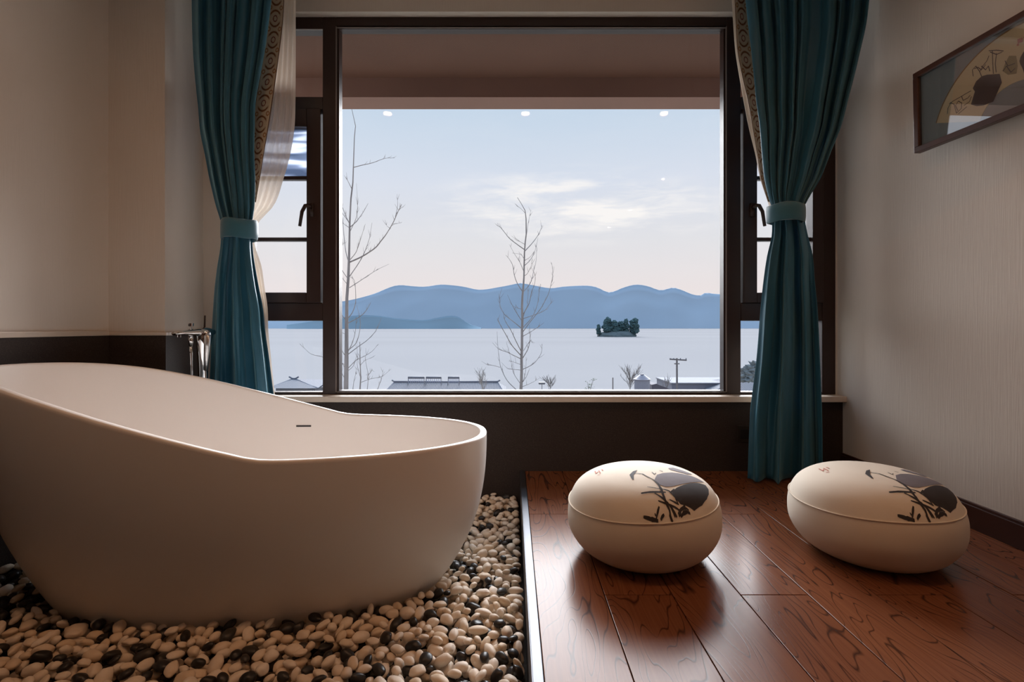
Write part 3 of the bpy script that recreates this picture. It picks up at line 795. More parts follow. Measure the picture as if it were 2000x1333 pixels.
ppoly(bm, [pc(*p) for p in [(730,628),(820,622),(835,690),(770,840),(700,870),(650,875),(610,862),(628,800),(640,760),(625,735),(650,680),(690,640)]])
cy_, cz_ = 1.688-1.77, .885-.726
ppoly(bm, [(cy_+.060*math.cos(2*PI*k/32)*(1+.08*math.sin(5*2*PI*k/32)), cz_+.062*math.sin(2*PI*k/32)) for k in range(32)])
ppoly(bm, [(cy_-.13+.045*math.cos(2*PI*k/24), cz_-.02+.035*math.sin(2*PI*k/24)) for k in range(24)])
for k in range(4): pstroke(bm, [(cy_-.03-.035*k, .13), (cy_-.02-.04*k, .02+.05)], .003)
# two short columns of brush-written marks
for cx_ in (1010, 1045, 1080):
    for r_ in range(3):
        yy = 335+r_*26
        for _ in range(4):
            a = (cx_+random.uniform(-10,10), yy+random.uniform(-8,8)); b_ = (a[0]+random.uniform(-14,14), a[1]+random.uniform(-9,9)); pstroke(bm, [pc(*a), pc(*b_)], .0022)
obj('ink_drawing', bm, INKD, pic, world=False)
bm = bmesh.new(); ppoly(bm, [pc(*p) for p in [(950,350),(988,338),(990,372),(952,385)]]); ppoly(bm, [pc(*p) for p in [(945,388),(962,384),(963,400),(946,404)]])
obj('red_seal', bm, INKR, pic, world=False)
bm = bmesh.new(); ppoly(bm, [pc(*p) for p in [(840,600),(860,540),(890,480),(940,480),(950,560),(940,620),(880,630)]])
obj('ink_wash', bm, simple('olive_wash', lin(150,138,100), .85, nscale=20, namt=.3), pic, world=False)

# ------------------------------------------------------------------ freestanding bath tap
FY = 2.33
fx = lambda px, py, dy=0: at(px, py, FY+dy)
tap = empty('bath_tap', (at(397, 700, FY).x, FY, BED+.02), 'chrome freestanding bath filler tap with hand shower behind the tub', 'tap')
cxp = at(396, 700, FY).x
bm = bmesh.new()
lathe(bm, [(0,0),(.045,0),(.045,.01),(.03,.016),(0,.016)], (cxp, FY, BED))
obj('floor_flange', bm, CHROME, tap, smooth=False)
bm = bmesh.new()
tube(bm, [(cxp, FY, BED+.016), (cxp, FY, .35), (cxp, FY, .55), (cxp+.002, FY, .66), (cxp+.006, FY, .715), (cxp+.006, FY, .738)], [.017,.0175,.021,.029,.038,.033], 20)
obj('column', bm, CHROME, tap, smooth=True)
bm = bmesh.new()
sp = [Vector((cxp+.030, FY+.03, .724)), Vector((cxp+.004, FY, .723)), Vector((cxp-.020, FY-.04, .723)), Vector((cxp-.042, FY-.08, .722)), Vector((cxp-.058, FY-.11, .719))]
n0 = 16; rr = []
dr = Vector((-.45, -.89, 0)).normalized(); sd = Vector((-dr.y, dr.x, 0))
for p, (w_, h_) in zip(sp, ((.02,.014), (.036,.026), (.028,.018), (.024,.012), (.020,.008))):
    rr.append([p+sd*w_*math.cos(2*PI*k/n0)+Vector((0,0,1))*h_*math.sin(2*PI*k/n0) for k in range(n0)])
R_ = loft(bm, rr); bm.faces.new(R_[0][::-1]); bm.faces.new(R_[-1])
spt = obj('spout', bm, CHROME, tap, smooth=True)
bm = bmesh.new(); lathe(bm, [(0,-.012),(.009,-.012),(.010,0),(0,0)], tuple(sp[-1]+Vector((.012,.012,-.004))), 20); obj('aerator', bm, CHROME, spt)
bm = bmesh.new(); tube(bm, [(cxp+.008, FY, .735), (cxp+.010, FY, .80)], [.0042,.0034], 10)
obj('lever', bm, simple('dark_bronze_lever', lin(70,56,50), .3, metal=.8), tap)
kp = Vector((cxp-.026, FY-.045, .738)); bm = bmesh.new(); lathe(bm, [(0,0),(.004,0),(.004,.012),(.011,.013),(.012,.026),(0,.026)], tuple(kp), 16)
obj('diverter_knob', bm, CHROME, tap)
bm = bmesh.new(); tube(bm, [kp+Vector((0,0,-.03)), kp+Vector((0,0,-.075))], [.010,.009], 14)
hose = []
for k in range(40):
    t = k/39; hose.append(Vector((kp.x+.004*math.sin(t*3)+.09*max(0, t-.6)**1.2, kp.y+.02*t, kp.z-.07-.62*math.sin(t*PI*.75))))
obj('hose_nut', bm, CHROME, tap, smooth=True)
bm = bmesh.new(); tube(bm, hose, [.0062+.0008*(k % 2) for k in range(40)], 10); obj('hose', bm, CHROME, tap, smooth=True)
bm = bmesh.new(); hx = cxp+.035
tube(bm, [(hx-.02, FY-.02, .70), (hx+.004, FY-.02, .70)], .008, 10); obj('shower_holder', bm, CHROME, tap)
bm = bmesh.new(); tube(bm, [(hx+.003, FY-.025, .712), (hx+.003, FY-.025, .708), (hx, FY-.025, .66), (hx-.004, FY-.025, .60), (hx-.006, FY-.025, .55)], [.010,.0145,.0135,.010,.007], 16)
obj('hand_shower', bm, simple('satin_chrome', (.75,.75,.75,1), .3, metal=1), tap, smooth=True)

# ------------------------------------------------------------------ ceiling downlights (seen mirrored in the glass)
LAMP = emit('lamp_lens', (1,.84,.70,1), 55)
def downlight(x_, y_, power, label, spread=150):
    r = empty('downlight', (x_, y_, CEILZ), label, 'ceiling light', 'recessed ceiling downlights')
    bm = bmesh.new(); lathe(bm, [(.034,-.001),(.046,-.001),(.048,-.004),(.046,-.007),(.036,-.006)], (x_, y_, CEILZ), 32); obj('bezel', bm, CHROME, r, smooth=True)
    bm = bmesh.new(); lathe(bm, [(0,-.0035),(.035,-.0035),(.035,-.001),(0,-.001)], (x_, y_, CEILZ), 24); obj('lens', bm, LAMP, r)
    l = bpy.data.lights.new('downlight_lamp', 'AREA'); l.shape = 'DISK'; l.size = .07; l.energy = power; l.color = (1,.47,.20); l.spread = math.radians(spread)
    lo = bpy.data.objects.new('downlight_lamp', l); link(lo, r); lo.location = (0, 0, -.010)
for px, lb in ((757,'leftmost'), (1026,'middle'), (1297,'rightmost')):
    dep = 1.9/.418; X_ = (px-1000)/F*dep; downlight(X_, 2*2.738-dep, 3.4, lb+' downlight of the near row over the tub and cushions')
for (px, py), lb in (((1297,349),'nearest'), ((1231,410),'middle'), ((1191,444),'farthest')):
    dep = 1.9/((HOR-py)/F); downlight((px-1000)/F*dep, 2*2.738-dep, 3.6, lb+' downlight of the row along the rear passage')

# ------------------------------------------------------------------ outdoors
LAKE = CAMZ-25
bm = bmesh.new(); box(bm, -9000, 9000, 140, 9000, LAKE-1, LAKE); lk = struct('lake', bm, mat_water())
bm = bmesh.new()
vs = [bm.verts.new(p) for p in ((-60,3.8,-5.5),(60,3.8,-5.5),(160,60,-13),(-160,60,-13),(-400,150,LAKE-.5),(400,150,LAKE-.5))]
bm.faces.new((vs[0],vs[1],vs[2],vs[3])); bm.faces.new((vs[3],vs[2],vs[5],vs[4]))
bmesh.ops.solidify(bm, geom=bm.faces[:], thickness=.5)
struct('ground', bm, simple('pale_ground', lin(176,172,162), .95, nscale=.3, namt=.2))
def ridge(name, pts, D, depth, mat, seed):
    bm = bmesh.new(); nU, nV = 220, 22; xs0, xs1 = pts[0][0], pts[-1][0]; G = []
    for j in range(nV+1):
        v = j/nV; row = []
        for i in range(nU+1):
            px = xs0+(xs1-xs0)*i/nU; py = interp(pts, px)[0]
            X_ = (px-1000)/F*D; hmax = CAMZ+(HOR-py)/F*(D+depth*.5)-LAKE
            Yv = D+depth*v; prof_ = 1-abs(2*v-1)
            rough_ = 1-.12*abs(mnoise.noise(Vector((X_*.0016+seed, Yv*.0022, 2))))*(1-prof_**6)*3
            X2 = X_*(Yv/D) if v <= .5 else X_*(1+depth*.5/D)
            row.append(bm.verts.new((X2, Yv, LAKE-2+hmax*prof_*rough_)))
        G.append(row)
    for j in range(nV):
        for i in range(nU): bm.faces.new((G[j][i], G[j][i+1], G[j+1][i+1], G[j+1][i]))
    o = struct(name, bm, mat, smooth=True); return o
ridge('mountain_range', [(100,628),(300,622),(450,612),(530,606),(600,598),(660,590),(690,585),(730,574),(765,560),(782,557),(805,559),(830,560),(860,556),(880,557),(905,560),(937,566),(980,560),(1005,555),(1015,553),(1040,557),(1075,563),(1100,560),(1145,558),(1165,561),(1190,571),(1220,561),(1242,556),(1265,559),(1290,567),(1315,562),(1335,568),(1352,575),(1368,577),(1378,572),(1395,574),(1420,575),(1500,580),(1600,590),(1750,600),(1900,620)], 6200, 640, mat_mountain('forest_painted_haze', lin(140,156,172), lin(150,165,180)), 1.0)  # distance haze is put into the forest's pale blue base colour
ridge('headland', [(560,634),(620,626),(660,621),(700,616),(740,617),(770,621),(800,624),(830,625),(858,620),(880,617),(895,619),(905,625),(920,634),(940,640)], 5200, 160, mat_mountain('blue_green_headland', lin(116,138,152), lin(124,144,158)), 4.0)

# wooded island
IS = 1250
isl = empty('island', (at(1205, 658, IS).x, IS, LAKE), 'small dark wooded island alone out on the lake', 'island')
bm = bmesh.new(); bmesh.ops.create_icosphere(bm, subdivisions=4, radius=1)
cI = at(1205, 657, IS)
for v in bm.verts:
    n = 1+.12*mnoise.noise(v.co*2.2); v.co = Vector((cI.x+v.co.x*47*n, IS+v.co.y*30*n, LAKE+max(-.05, v.co.z)*17*n))
obj('shore', bm, mat_foliage('island_scrub', lin(78,90,98), lin(104,116,118)), isl, smooth=True)
ITR = mat_foliage('island_trees', lin(44,66,76), lin(84,106,106))
def blobs(bm, lst, seed, rough_=.35, fr_=1.6, sub=3):
    for (c_, r_) in lst:
        t_ = bmesh.new(); bmesh.ops.create_icosphere(t_, subdivisions=sub, radius=1); vm = {}
        for v in t_.verts:
            n = 1+rough_*mnoise.noise(v.co*fr_+Vector((seed, c_[0]*.3, c_[2])))+rough_*.8*mnoise.noise(v.co*fr_*3+Vector((seed, 1, 2)))
            vm[v] = bm.verts.new((c_[0]+v.co.x*r_[0]*n, c_[1]+v.co.y*r_[1]*n, c_[2]+v.co.z*r_[2]*n))
        for f in t_.faces: bm.faces.new([vm[v] for v in f.verts])
        t_.free()
for k, (px, ptop, wpx, lb) in enumerate(((1168,636,9,'thin leftmost tree at the edge of the lake island'), (1186,624,18,'tall left tree of the lake island clump'), (1200,629,18,'rounded tree left of the middle of the lake island'), (1212,630,16,'low rounded tree in the middle of the lake island'), (1222,626,12,'slender pointed tree right of the middle of the lake island'), (1237,625,19,'tall broad rightmost tree of the lake island'))):
    r = empty('island_tree', (at(px, 656, IS).x, IS-6, LAKE+1), lb, 'tree', 'trees on the lake island')
    zt = at(px, ptop, IS).z; zb = LAKE+1; h = zt-zb; w_ = wpx/F*IS/2; xx = at(px, 640, IS).x
    lst = []
    rr_ = random.Random(k+5)
    for q in range(7):
        f_ = .32+.6*q/6; lst.append(((xx+rr_.uniform(-.45,.45)*w_*(1.2-f_), IS-6+rr_.uniform(-4,4), zb+h*f_), (w_*(1.12-.55*f_), w_, h*.17)))
    bm = bmesh.new(); blobs(bm, lst, k*2.3, .5); obj('crown', bm, ITR, r, smooth=False)
    bm = bmesh.new(); tube(bm, [(xx, IS-6, LAKE), (xx, IS-6, LAKE+h*.6)], [1.2,.7], 8); obj('trunk', bm, BARK, r)

# bare trees
def bare_tree(name, D, trunk, branches, label, seed, base_z, cat='tree', group=None, twigs=1.0, mat=BARK):
    rt = random.Random(seed)
    p0 = at(trunk[-1][0], trunk[-1][1], D)
    root = empty(name, (p0.x, D, base_z), label, cat, group)
    tr_ = [(at(a, b_, D), r_/F*D/2) for a, b_, r_ in trunk]
    if tr_[-1][0].z > base_z: tr_.append((Vector((tr_[-1][0].x, D, base_z)), tr_[-1][1]*1.25))
    bm = bmesh.new(); tube(bm, [p for p, _ in tr_], [r_ for _, r_ in tr_], 10); obj('trunk', bm, mat, root, smooth=True)
    bm = bmesh.new()
    for br in branches:
        pts, w_ = br; side_ = rt.uniform(-1, 1); L = 0; P = []; last = None
        for (a, b_) in pts:
            if last: L += math.hypot(a-last[0], b_-last[1])/F*D
            last = (a, b_); P.append((a, b_, L))
        Pw = [at(a, b_, D+side_*l_*.75) for a, b_, l_ in P]
        # smooth
        tab = [(i,)+tuple(p) for i, p in enumerate(Pw)]; m = (len(Pw)-1)*4
        Q = [Vector(interp(tab, i*(len(Pw)-1)/m)) for i in range(m+1)] if m else Pw
        rad = [max(.15, w_*(1-.72*i/m))/F*D/2 for i in range(m+1)]
        tube(bm, Q, rad, 5)
        if twigs:
            for q in range(int(m*twigs*.55)):
                i = rt.randint(max(1, m//4), m-1) if m > 2 else 1; p = Q[i]; d = (Q[min(i+1, m)]-Q[i-1]).normalized()
                dv = (d+Vector((rt.uniform(-.9,.9), rt.uniform(-.5,.5), rt.uniform(-.1,.8)))).normalized(); l_ = rt.uniform(4, 13)/F*D
                tube(bm, [p, p+dv*l_*.5, p+dv*l_+Vector((0,0,l_*.15))], [.32/F*D, .25/F*D, .12/F*D], 4)
    obj('branches', bm, mat, root)
    return root
a1 = lambda x, y: (655+x/4.44, 190+y/4.44)
a2 = lambda x, y: (655+x/4.44, 470+y/4.44)
def T(f, *p): return [f(*q) for q in p]
trunk1 = [a1(130,45)+(.9,), a1(175,250)+(1.3,), a1(165,350)+(1.6,), a1(158,560)+(2.0,), a1(152,740)+(2.6,), a1(135,880)+(3,), a1(125,1080)+(3.4,), a1(120,1333)+(4.2,), a2(118,170)+(4.8,), a2(112,330)+(5.4,), a2(100,500)+(6,), a2(98,700)+(7,), a2(97,960)+(8,), a2(95,1150)+(9,), a2(92,1310)+(9.6,)]
br1 = [(T(a1,(162,608),(230,590),(320,570),(400,540),(450,528),(515,527)),1.6), (T(a1,(140,790),(110,730),(88,690)),1.3), (T(a1,(120,1090),(95,1040),(60,950),(25,850)),1.8), (T(a1,(118,1085),(70,1020),(25,965)),1.4), (T(a1,(118,1130),(75,1100),(35,1050)),1.2),
 (T(a1,(125,1130),(180,1080),(240,1000),(285,920)),1.8), (T(a1,(130,1160),(180,1050),(192,960),(190,860),(182,745)),1.2), (T(a1,(110,1333+80),(90,1333),(75,1200),(62,1060),(45,900),(32,760)),1.8),
 (T(a2,(120,190),(210,150),(280,110),(350,60),(395,5))+T(a1,(440,1190),(500,1090),(540,1000),(575,930)),3.0), (T(a1,(520,1040),(540,940),(535,840)),1.2), (T(a1,(530,1010),(560,970),(592,950)),1.0), (T(a1,(500,1100),(535,1095),(570,1090)),.9), (T(a1,(480,1140),(450,1120),(440,1100)),.9),
 (T(a2,(130,165),(180,100),(215,0))+T(a1,(235,1180),(260,1100)),1.4), (T(a2,(125,310),(200,200),(250,110),(290,0))+T(a1,(300,1200),(318,1090)),1.7), (T(a2,(122,410),(200,360),(290,300),(370,250),(465,205)),1.5), (T(a2,(100,320),(60,260),(40,200),(45,80),(70,20)),1.4), (T(a2,(105,380),(70,340),(35,290)),1.3),
 (T(a2,(115,670),(150,620),(175,540),(175,430),(165,350),(140,320)),1.8), (T(a2,(115,715),(180,680),(240,640),(280,590),(308,535)),2.0), (T(a2,(90,690),(60,650),(35,590)),1.6), (T(a2,(115,955),(150,880),(175,780),(180,660)),1.5), (T(a2,(120,945),(180,890),(210,790),(215,690),(185,560)),1.7),
 (T(a2,(115,985),(200,920),(270,870),(330,810),(370,750),(398,670)),1.8), (T(a2,(85,1000),(60,960),(35,900)),1.6), (T(a2,(80,810),(40,790)),1.0), (T(a2,(110,1110),(180,1040),(250,1005),(320,960),(370,900)),1.5), (T(a2,(105,1135),(160,1080),(190,960),(170,900)),1.2),
 ([(672,712),(655,703),(628,697),(608,692),(596,682),(585,672)],1.5), (T(a2,(80,1100),(50,1050),(35,1010)),1.3), (T(a2,(85,1200),(55,1150),(38,1080)),1.3)]
bare_tree('bare_tree', 9.0, trunk1, br1, 'tall bare pale-barked tree close to the left window post', 3, -6.2, twigs=.8)
st1 = [([a2(215,1310), a2(220,1200), a2(215,1050), a2(212,880)],2.0), ([a2(275,1310), a2(285,1180), a2(265,1060), a2(262,1000)],1.4), ([a2(360,1310), a2(385,1240), a2(400,1200), a2(415,1120)],1.3), ([a2(225,1230), a2(310,1200), a2(400,1180), a2(485,1115)],1.2), ([a2(150,1310), a2(165,1200), a2(190,1130)],1.3), ([a2(215,1180), a2(190,1080), a2(195,1000)],1.1), ([a2(218,1080), a2(260,1040), a2(330,1010)],1.0), ([a2(280,1180), a2(320,1120), a2(300,1160)],.9), ([a2(60,1290), a2(50,1180), a2(40,1080)],1.1)]
bare_tree('bare_sapling', 12.0, [a2(212,880)+(1.2,), a2(215,1050)+(1.8,), a2(220,1200)+(2.4,), a2(212,1310)+(3,)], st1, 'thin many-stemmed bare sapling just right of the tall left tree', 9, -6.7, twigs=1.2)
b1 = lambda x, y: (940+x/6.6625, 380+y/6.6625)
b2 = lambda x, y: (940+x/6.6625, 570+y/6.6625)
trunk2 = [b1(470,40)+(.8,), b1(520,120)+(1,), b1(570,210)+(1.5,), b1(583,320)+(2,), b1(585,520)+(2.4,), b1(572,620)+(2.5,), b1(562,760)+(2.6,), b1(558,920)+(3,), b1(555,1080)+(3.2,), b1(545,1230)+(3.6,), b2(535,60)+(4,), b2(530,200)+(4.3,), b2(535,350)+(4.6,), b2(530,520)+(4.8,), b2(530,700)+(5,), b2(525,860)+(5.2,), b2(525,1050)+(5.4,), b2(520,1200)+(5.8,), b2(515,1310)+(6.2,)]
br2 = [(T(b1,(565,720),(480,660),(370,575),(300,490),(250,430),(205,405)),2.0), (T(b1,(570,735),(650,650),(720,560),(765,480),(792,405)),1.9), (T(b1,(590,520),(610,380),(630,280),(650,200)),1.0), (T(b1,(570,240),(510,180),(460,150)),.9), (T(b1,(565,650),(480,600),(390,540)),1.0), (T(b1,(552,1000),(500,880),(430,770),(365,650)),1.2),
 (T(b1,(552,830),(510,780),(400,765)),1.0), (T(b1,(565,860),(630,820),(680,760)),1.1), (T(b1,(560,930),(640,850),(700,730),(740,560)),1.5), (T(b1,(560,1060),(600,1030),(650,930),(660,860)),1.1), (T(b1,(540,1270),(470,1160),(430,1050),(410,930),(370,850),(320,790)),1.8), (T(b1,(545,1270),(600,1210),(650,1130),(680,1000),(715,850),(720,640)),1.6),
 (T(b2,(548,320),(570,250),(600,180),(605,100),(610,0),(612,-80)),1.5), (T(b2,(548,290),(620,160),(655,0))+T(b1,(690,1180),(700,1060),(650,950)),1.5), (T(b2,(515,225),(460,210),(420,195)),1.0), (T(b2,(520,370),(450,260),(400,170),(340,40)),1.4), (T(b2,(515,470),(430,400),(340,330),(290,280),(245,180),(240,60),(270,-50)),1.8),
 (T(b2,(540,470),(650,350),(710,230),(740,120),(755,0),(770,-100)),1.8), (T(b2,(545,520),(640,390),(760,240),(830,120),(880,10),(920,-150),(930,-260),(915,-380)),1.8), (T(b2,(550,350),(700,300),(830,240),(910,140),(925,90)),1.5), (T(b2,(545,580),(650,520),(740,460),(815,405)),1.5), (T(b2,(515,830),(400,700),(320,560),(230,400),(215,340)),2.1), (T(b2,(515,770),(440,620),(390,510),(310,380),(290,290)),1.8),
 (T(b2,(540,865),(610,740),(635,600),(625,430)),1.9), (T(b2,(550,770),(600,690),(640,640),(665,670)),1.1), (T(b2,(515,875),(400,820),(330,785),(230,750),(145,665)),1.6), (T(b2,(545,1010),(620,975),(700,920),(780,800),(790,680)),1.6), (T(b2,(480,1300),(340,1160),(260,1000),(235,880),(215,700),(205,520)),1.9), (T(b2,(245,985),(150,960),(80,950),(0,905)),1.1),
 (T(b2,(510,1200),(430,1080),(400,980),(380,850),(330,680)),1.2), (T(b2,(540,1180),(575,1050),(585,850)),1.1), (T(b2,(545,1170),(590,1100),(620,1020)),1.1), (T(b2,(530,1240),(650,1190),(770,1120)),1.1), (T(b2,(515,950),(400,910),(350,905)),1.0), (T(b2,(515,1020),(350,1000),(260,920)),1.1), (T(b2,(530,1300),(420,1310),(480,1300)),1.9)]
bare_tree('bare_tree', 13.0, trunk2, br2, 'slim bare tree standing before the lake, left of the window centre', 5, -6.9, twigs=.8)
# far shrubs: fine upward fans of twigs
def fan_tree(px, ytop, ybase, wpx, D, seed, label, n=14):
    r_ = random.Random(seed); br = []
    for k in range(n):
        a = r_.uniform(-1, 1); y0_ = ybase-(ybase-ytop)*r_.uniform(.05,.55); h = (ybase-ytop)*r_.uniform(.3,.6); yt = max(ytop, y0_-h)
        br.append(([(px, y0_), (px+a*wpx*.25, y0_-(y0_-yt)*.45), (px+a*wpx*.5, yt)], .9))
    bare_tree('bare_shrub', D, [(px, ytop+(ybase-ytop)*.25, .7), (px, ybase, 1.7)], br, label, seed, CAMZ-.285*D, 'tree', None, 1.6)
fan_tree(942,718,768,26,45,1,'faint bare shrub behind the long tiled roof, left of the slim tree',12)
fan_tree(1231,716,768,44,44,2,'bare twiggy tree beside the white water tank',24)
fan_tree(1075,737,768,28,40,3,'small bare shrub behind the round-headed street lamp',12)
fan_tree(1300,735,770,24,45,6,'faint bare shrub right of the white water tank',8)
# leafy sprigs
bm = bmesh.new(); r_ = random.Random(4); D = 30
rt_ = empty('leafy_shrub', at(1152, 775, D), 'little green leafy shrub top at the window foot near the slender post', 'shrub')
lf = bmesh.new()
for (a, b_) in ((1147,746),(1158,742),(1150,752),(1156,751),(1148,757),(1145,760),(1154,757),(1160,741)):
    for k in range(9):
        p = at(a+r_.uniform(-5,5), b_+r_.uniform(-1.5,1.5), D+r_.uniform(-.3,.3)); s_ = .07
        v = [lf.verts.new(p+Vector((r_.uniform(-1,1), r_.uniform(-1,1), r_.uniform(-.5,.5)))*s_) for _ in range(3)]; lf.faces.new(v)
    tube(bm, [at(1151, 775, D), at((a+1151)/2, (b_+766)/2, D), at(a, b_, D)], .008, 4)
tube(bm, [at(1152, 960, D), at(1151, 774, D)], .03, 5)
obj('leaves', lf, mat_foliage('sprig_leaves', lin(104,116,100), lin(150,158,140)), rt_); obj('stems', bm, BARK, rt_)

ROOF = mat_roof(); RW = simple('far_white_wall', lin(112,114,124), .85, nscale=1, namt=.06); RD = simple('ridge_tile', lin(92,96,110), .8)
def hip_roof(name, D, ridge_l, ridge_r, ytop, eave_l, eave_r, yeave, label, tips=True, apex=None):
    rl, rr_ = at(ridge_l, ytop, D+4), at(ridge_r, ytop, D+4); el, er = at(eave_l, yeave, D), at(eave_r, yeave, D)
    root = empty(name, (0.5*(el.x+er.x), D+4, el.z-3.0), label, 'house')
    bm = bmesh.new(); bl = Vector((el.x, D+8, el.z)); brr = Vector((er.x, D+8, er.z))
    v = [bm.verts.new(p) for p in (el, er, brr, bl, rl, rr_)]
    for f in ((0,1,5,4), (1,2,5), (2,3,4,5), (3,0,4), (3,2,1,0)): bm.faces.new([v[i] for i in f])
    obj('roof', bm, ROOF, root)
    obj('walls', BX((el.x+.6, er.x-.6, D+.7, D+7.3, -13.6, el.z)), RW, root)
    bm = bmesh.new(); s = .0016*D
    tube(bm, [rl+Vector((-.3,0,.25)), rl+Vector((0,0,.08)), rl.lerp(rr_,.5)+Vector((0,0,.04)), rr_+Vector((0,0,.08)), rr_+Vector((.3,0,.25))], s, 6)
    for a, b_ in ((el, rl), (er, rr_)):
        sg = -1 if a is el else 1
        tube(bm, [b_, a.lerp(b_, .3)+Vector((0,0,-.05)), a, a+Vector((sg*.5,-.2,.32))], s*.8, 6)
    obj('ridge_caps', bm, RD, root)
    return root
hip_roof('tiled_house', 60, 770, 972, 747, 745, 988, 772, 'long grey tiled roof with solar heaters, low in the main window')
hip_roof('tiled_house', 50, 570, 578, 741, 520, 622, 759, 'grey hipped tile roof seen in the lower left side window')
hip_roof('tiled_house', 55, 1440, 1476, 735, 1395, 1500, 766, 'small grey tiled roof seen low in the right side window')
for (x0_, x1_, lb) in ((797,829,'left'), (832,862,'middle'), (875,897,'right')):
    D = 63; r = empty('solar_water_heater', at((x0_+x1_)/2, 750, D), lb+' solar water heater on the ridge of the long tiled roof', 'solar heater', 'solar heaters on the long roof')
    a, b_ = at(x0_, 738, D), at(x1_, 738, D); bm = bmesh.new(); tube(bm, [a, b_], .14, 12); obj('tank', bm, simple('heater_tank', lin(88,90,102), .5), r, smooth=True)
    bm = bmesh.new()
    for k in range(8):
        f_ = (k+.5)/8; p = a.lerp(b_, f_); q = Vector((p.x, D-.35, at(0, 747, D).z)); tube(bm, [p, q], .035, 5)
    obj('collector_tubes', bm, simple('collector', lin(120,124,146), .4), r)
    bm = bmesh.new()
    for p in (a, b_): tube(bm, [p, Vector((p.x, D+.1, at(0, 753, D).z))], .03, 5); tube(bm, [Vector((p.x, D-.4, at(0, 746, D).z)), Vector((p.x, D-.4, at(0, 753, D).z))], .03, 5)
    obj('rack', bm, RW, r)
tk = empty('water_tank', at(1255, 790, 40), 'round white water tank with a conical lid beside the bare trees', 'water tank')
obj('stand', BX((at(1254,790,40).x-.5, at(1254,790,40).x+.5, 39.5, 40.5, -10.8, at(1254,790,40).z)), RW, tk)
c_ = at(1254, 790, 40); mz = at(0, 741, 40).z-c_.z; tz = at(0, 733, 40).z-c_.z
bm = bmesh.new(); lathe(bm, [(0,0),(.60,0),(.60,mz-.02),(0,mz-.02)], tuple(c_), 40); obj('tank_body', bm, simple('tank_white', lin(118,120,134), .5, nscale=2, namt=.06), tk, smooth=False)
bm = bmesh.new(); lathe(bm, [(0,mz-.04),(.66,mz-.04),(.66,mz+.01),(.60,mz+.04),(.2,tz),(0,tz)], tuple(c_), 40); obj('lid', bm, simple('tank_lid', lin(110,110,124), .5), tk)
bm = bmesh.new(); lathe(bm, [(0,tz),(.14,tz),(.14,tz+.07),(0,tz+.09)], tuple(c_), 16); obj('vent_cap', bm, simple('dark_cap', lin(80,80,92), .6), tk)
fr = empty('flat_roof_house', at(1360, 880, 58), 'flat-roofed grey house at the foot of the window behind the utility pole', 'house')
a, b_ = at(1312, 750, 58), at(1450, 880, 58)
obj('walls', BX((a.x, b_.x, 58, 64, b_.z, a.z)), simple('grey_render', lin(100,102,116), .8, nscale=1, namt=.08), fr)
obj('parapet', BX((a.x-.1, b_.x+.1, 57.9, 64.1, a.z-.02, a.z+.12)), RW, fr)
sh = empty('small_roof', at(1290, 905, 44), 'small sloping dark roof next to the white water tank', 'house')
bm = bmesh.new(); q = [at(1273,752,44), at(1282,750,44), at(1310,761,44), at(1310,905,44), at(1273,905,44)]
f1 = [bm.verts.new(p) for p in q]; f2 = [bm.verts.new(p+Vector((0,3,0))) for p in q]; bm.faces.new(f1); bm.faces.new(f2[::-1])
for i in range(5): bm.faces.new((f1[i], f2[i], f2[(i+1)%5], f1[(i+1)%5]))
obj('gable', bm, simple('mauve_grey_tile', lin(78,74,84), .8, nscale=2), sh)
pl = empty('utility_pole', at(1322, 895, 50), 'wooden utility pole with a crossarm rising above the flat roof', 'pole')
bm = bmesh.new(); tube(bm, [at(1323,895,50), at(1322,700,50)], [.12,.09], 10); obj('post', bm, simple('weathered_pole', lin(110,106,108), .9), pl)
bm = bmesh.new(); tube(bm, [at(1308,702,50), at(1341,704,50)], .07, 6); tube(bm, [at(1317,711,50), at(1327,711,50)], .05, 6); obj('crossarm', bm, simple('dark_crossarm', lin(92,88,92), .9), pl)
bm = bmesh.new()
for px in (1309,1316,1329,1340): tube(bm, [at(px,702.5,50), at(px,700,50)], .045, 6)
obj('insulators', bm, RD, pl)
p2_ = empty('slender_post', at(1197, 920, 40), 'slender grey post between the leafy shrub and the bare twiggy tree', 'post')
bm = bmesh.new(); tube(bm, [at(1197,920,40), at(1197,738,40)], .045, 8); obj('shaft', bm, simple('post_grey', lin(118,112,112), .8), p2_)
p3_ = empty('street_lamp', at(1058, 920, 40), 'short street lamp with a flat dark head right of the slim bare tree', 'lamp')
bm = bmesh.new(); tube(bm, [at(1058.5,920,40), at(1058.5,748,40)], .025, 8); obj('post', bm, RW, p3_)
a, b_ = at(1052,747,40), at(1064.5,751,40); obj('lamp_head', BX((a.x, b_.x, 39.8, 40.2, b_.z, a.z)), simple('lamp_head_grey', lin(96,96,104), .6), p3_, bevel=.03)
# evergreen bush low in the right side window
bm = bmesh.new(); blobs(bm, [(at(1468,726,46), (.8,.6,.5)), (at(1476,718,46), (.6,.6,.5)), (at(1462,736,46), (.7,.6,.5)), (at(1474,732,46), (.9,.6,.6))], 3, .9, 3, 3)
tag(obj('bush', bm, mat_foliage('grey_green_bush', lin(88,94,98), lin(140,144,146))), 'grey green bush above the small roof in the lower right side window', 'bush')

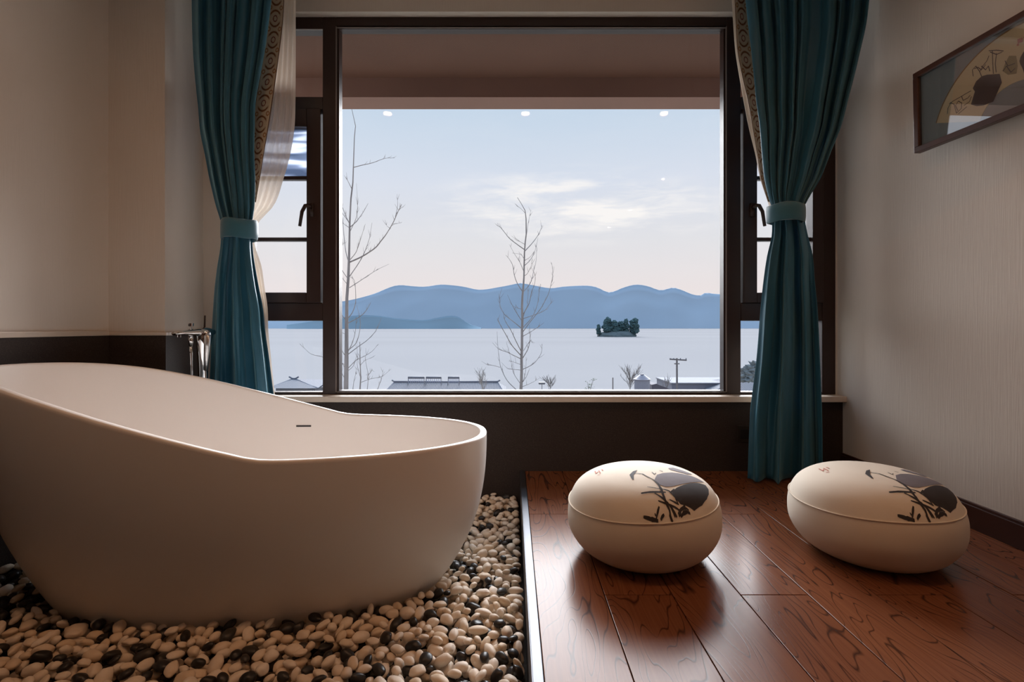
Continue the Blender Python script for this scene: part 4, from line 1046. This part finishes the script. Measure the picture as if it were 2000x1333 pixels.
# ------------------------------------------------------------------ sky
w = bpy.data.worlds.new('sky'); bpy.context.scene.world = w; w.use_nodes = True; t = w.node_tree; t.nodes.clear()
S = N.__new__(N); S.t = t
out = t.nodes.new('ShaderNodeOutputWorld'); bgd = t.nodes.new('ShaderNodeBackground')
tc = S.n('TexCoord'); sep = S.n('SeparateXYZ', {0: tc.outputs['Generated']})
zz = sep.outputs[2]
grad = S.ramp(zz, [(0, lin(230,220,218)), (.07, lin(230,222,222)), (.16, lin(222,222,226)), (.27, lin(212,219,232)), (.40, lin(192,210,228)), (.7, lin(176,200,228)), (1, lin(176,200,228))])
# soft cloud bank with a bright sunlit heart
cl_ = S.n('TexNoise', {'Vector': S.n('Mapping', {'Vector': tc.outputs['Generated'], 'Scale': (5.0, 5.0, 26.0), 'Rotation': (0, .10, 0)}).outputs[0], 'Scale': 1.6, 'Detail': 6.0, 'Roughness': .6, 'Distortion': .4}).outputs[0]
sd = Vector((.13, 1, .232)).normalized()
dot = S.n('VectorMath', {0: tc.outputs['Generated'], 1: tuple(sd)}, operation='DOT_PRODUCT').outputs['Value']
ex = S.math('DIVIDE', S.math('SUBTRACT', S.math('DIVIDE', sep.outputs[0], sep.outputs[1]), .13), .22); ez = S.math('DIVIDE', S.math('SUBTRACT', S.math('DIVIDE', zz, sep.outputs[1]), .235), .055)
g1 = S.n('MapRange', {'Value': S.math('ADD', S.math('MULTIPLY', ex, ex), S.math('MULTIPLY', ez, ez)), 'From Min': 2.6, 'From Max': 0.0}, interpolation_type='SMOOTHSTEP').outputs[0]
fx_ = S.math('DIVIDE', S.math('SUBTRACT', S.math('DIVIDE', sep.outputs[0], sep.outputs[1]), .165), .085); fz_ = S.math('DIVIDE', S.math('SUBTRACT', S.math('DIVIDE', zz, sep.outputs[1]), .228), .020)
g2 = S.n('MapRange', {'Value': S.math('ADD', S.math('MULTIPLY', fx_, fx_), S.math('MULTIPLY', fz_, fz_)), 'From Min': 1.8, 'From Max': 0.0}, interpolation_type='SMOOTHSTEP').outputs[0]
cm = S.n('MapRange', {'Value': cl_, 'From Min': .36, 'From Max': .74}, interpolation_type='SMOOTHSTEP').outputs[0]
amt = S.math('MINIMUM', S.math('ADD', S.math('MULTIPLY', S.math('ADD', g1, .04), cm), S.math('MULTIPLY', g2, S.math('ADD', .5, cm))), 1.0)
col = S.mix(S.math('MULTIPLY', amt, .8), grad, lin(250,246,242))
S.l(col, bgd.inputs[0]); zb = S.n('MapRange', {'Value': zz, 'From Min': .42, 'From Max': .85}).outputs[0]; S.l(S.math('MULTIPLY_ADD', zb, 1.6, 1.06), bgd.inputs[1])
S.l(bgd.outputs[0], out.inputs[0])

# the low sun, spread wide by thin cloud
sl = bpy.data.lights.new('veiled_sun', 'SUN'); sl.energy = 11.5; sl.angle = math.radians(55); sl.color = (.96, .97, 1.0)
so_ = bpy.data.objects.new('veiled_sun', sl); C.objects.link(so_); so_.location = (2, 12, 6)
so_.rotation_euler = Vector((.13, 1, .36)).to_track_quat('Z', 'Y').to_euler()

# ------------------------------------------------------------------ camera and view
cam = bpy.data.cameras.new('camera'); co = bpy.data.objects.new('camera', cam); C.objects.link(co)
co.location = (0, 0, CAMZ); co.rotation_euler = (PI/2, 0, 0); cam.sensor_width = 36; cam.lens = 18.0
cam.shift_y = -(666.5-HOR)/2000; cam.clip_start = .05; cam.clip_end = 20000
sc = bpy.context.scene; sc.camera = co
sc.view_settings.view_transform = 'Standard'; sc.view_settings.look = 'None'; sc.view_settings.gamma = 1; sc.view_settings.use_curve_mapping = False
sc.view_settings.exposure = 0.0
sc.cycles.max_bounces = 10; sc.cycles.diffuse_bounces = 6; sc.cycles.transparent_max_bounces = 24; sc.cycles.sample_clamp_indirect = 6.0
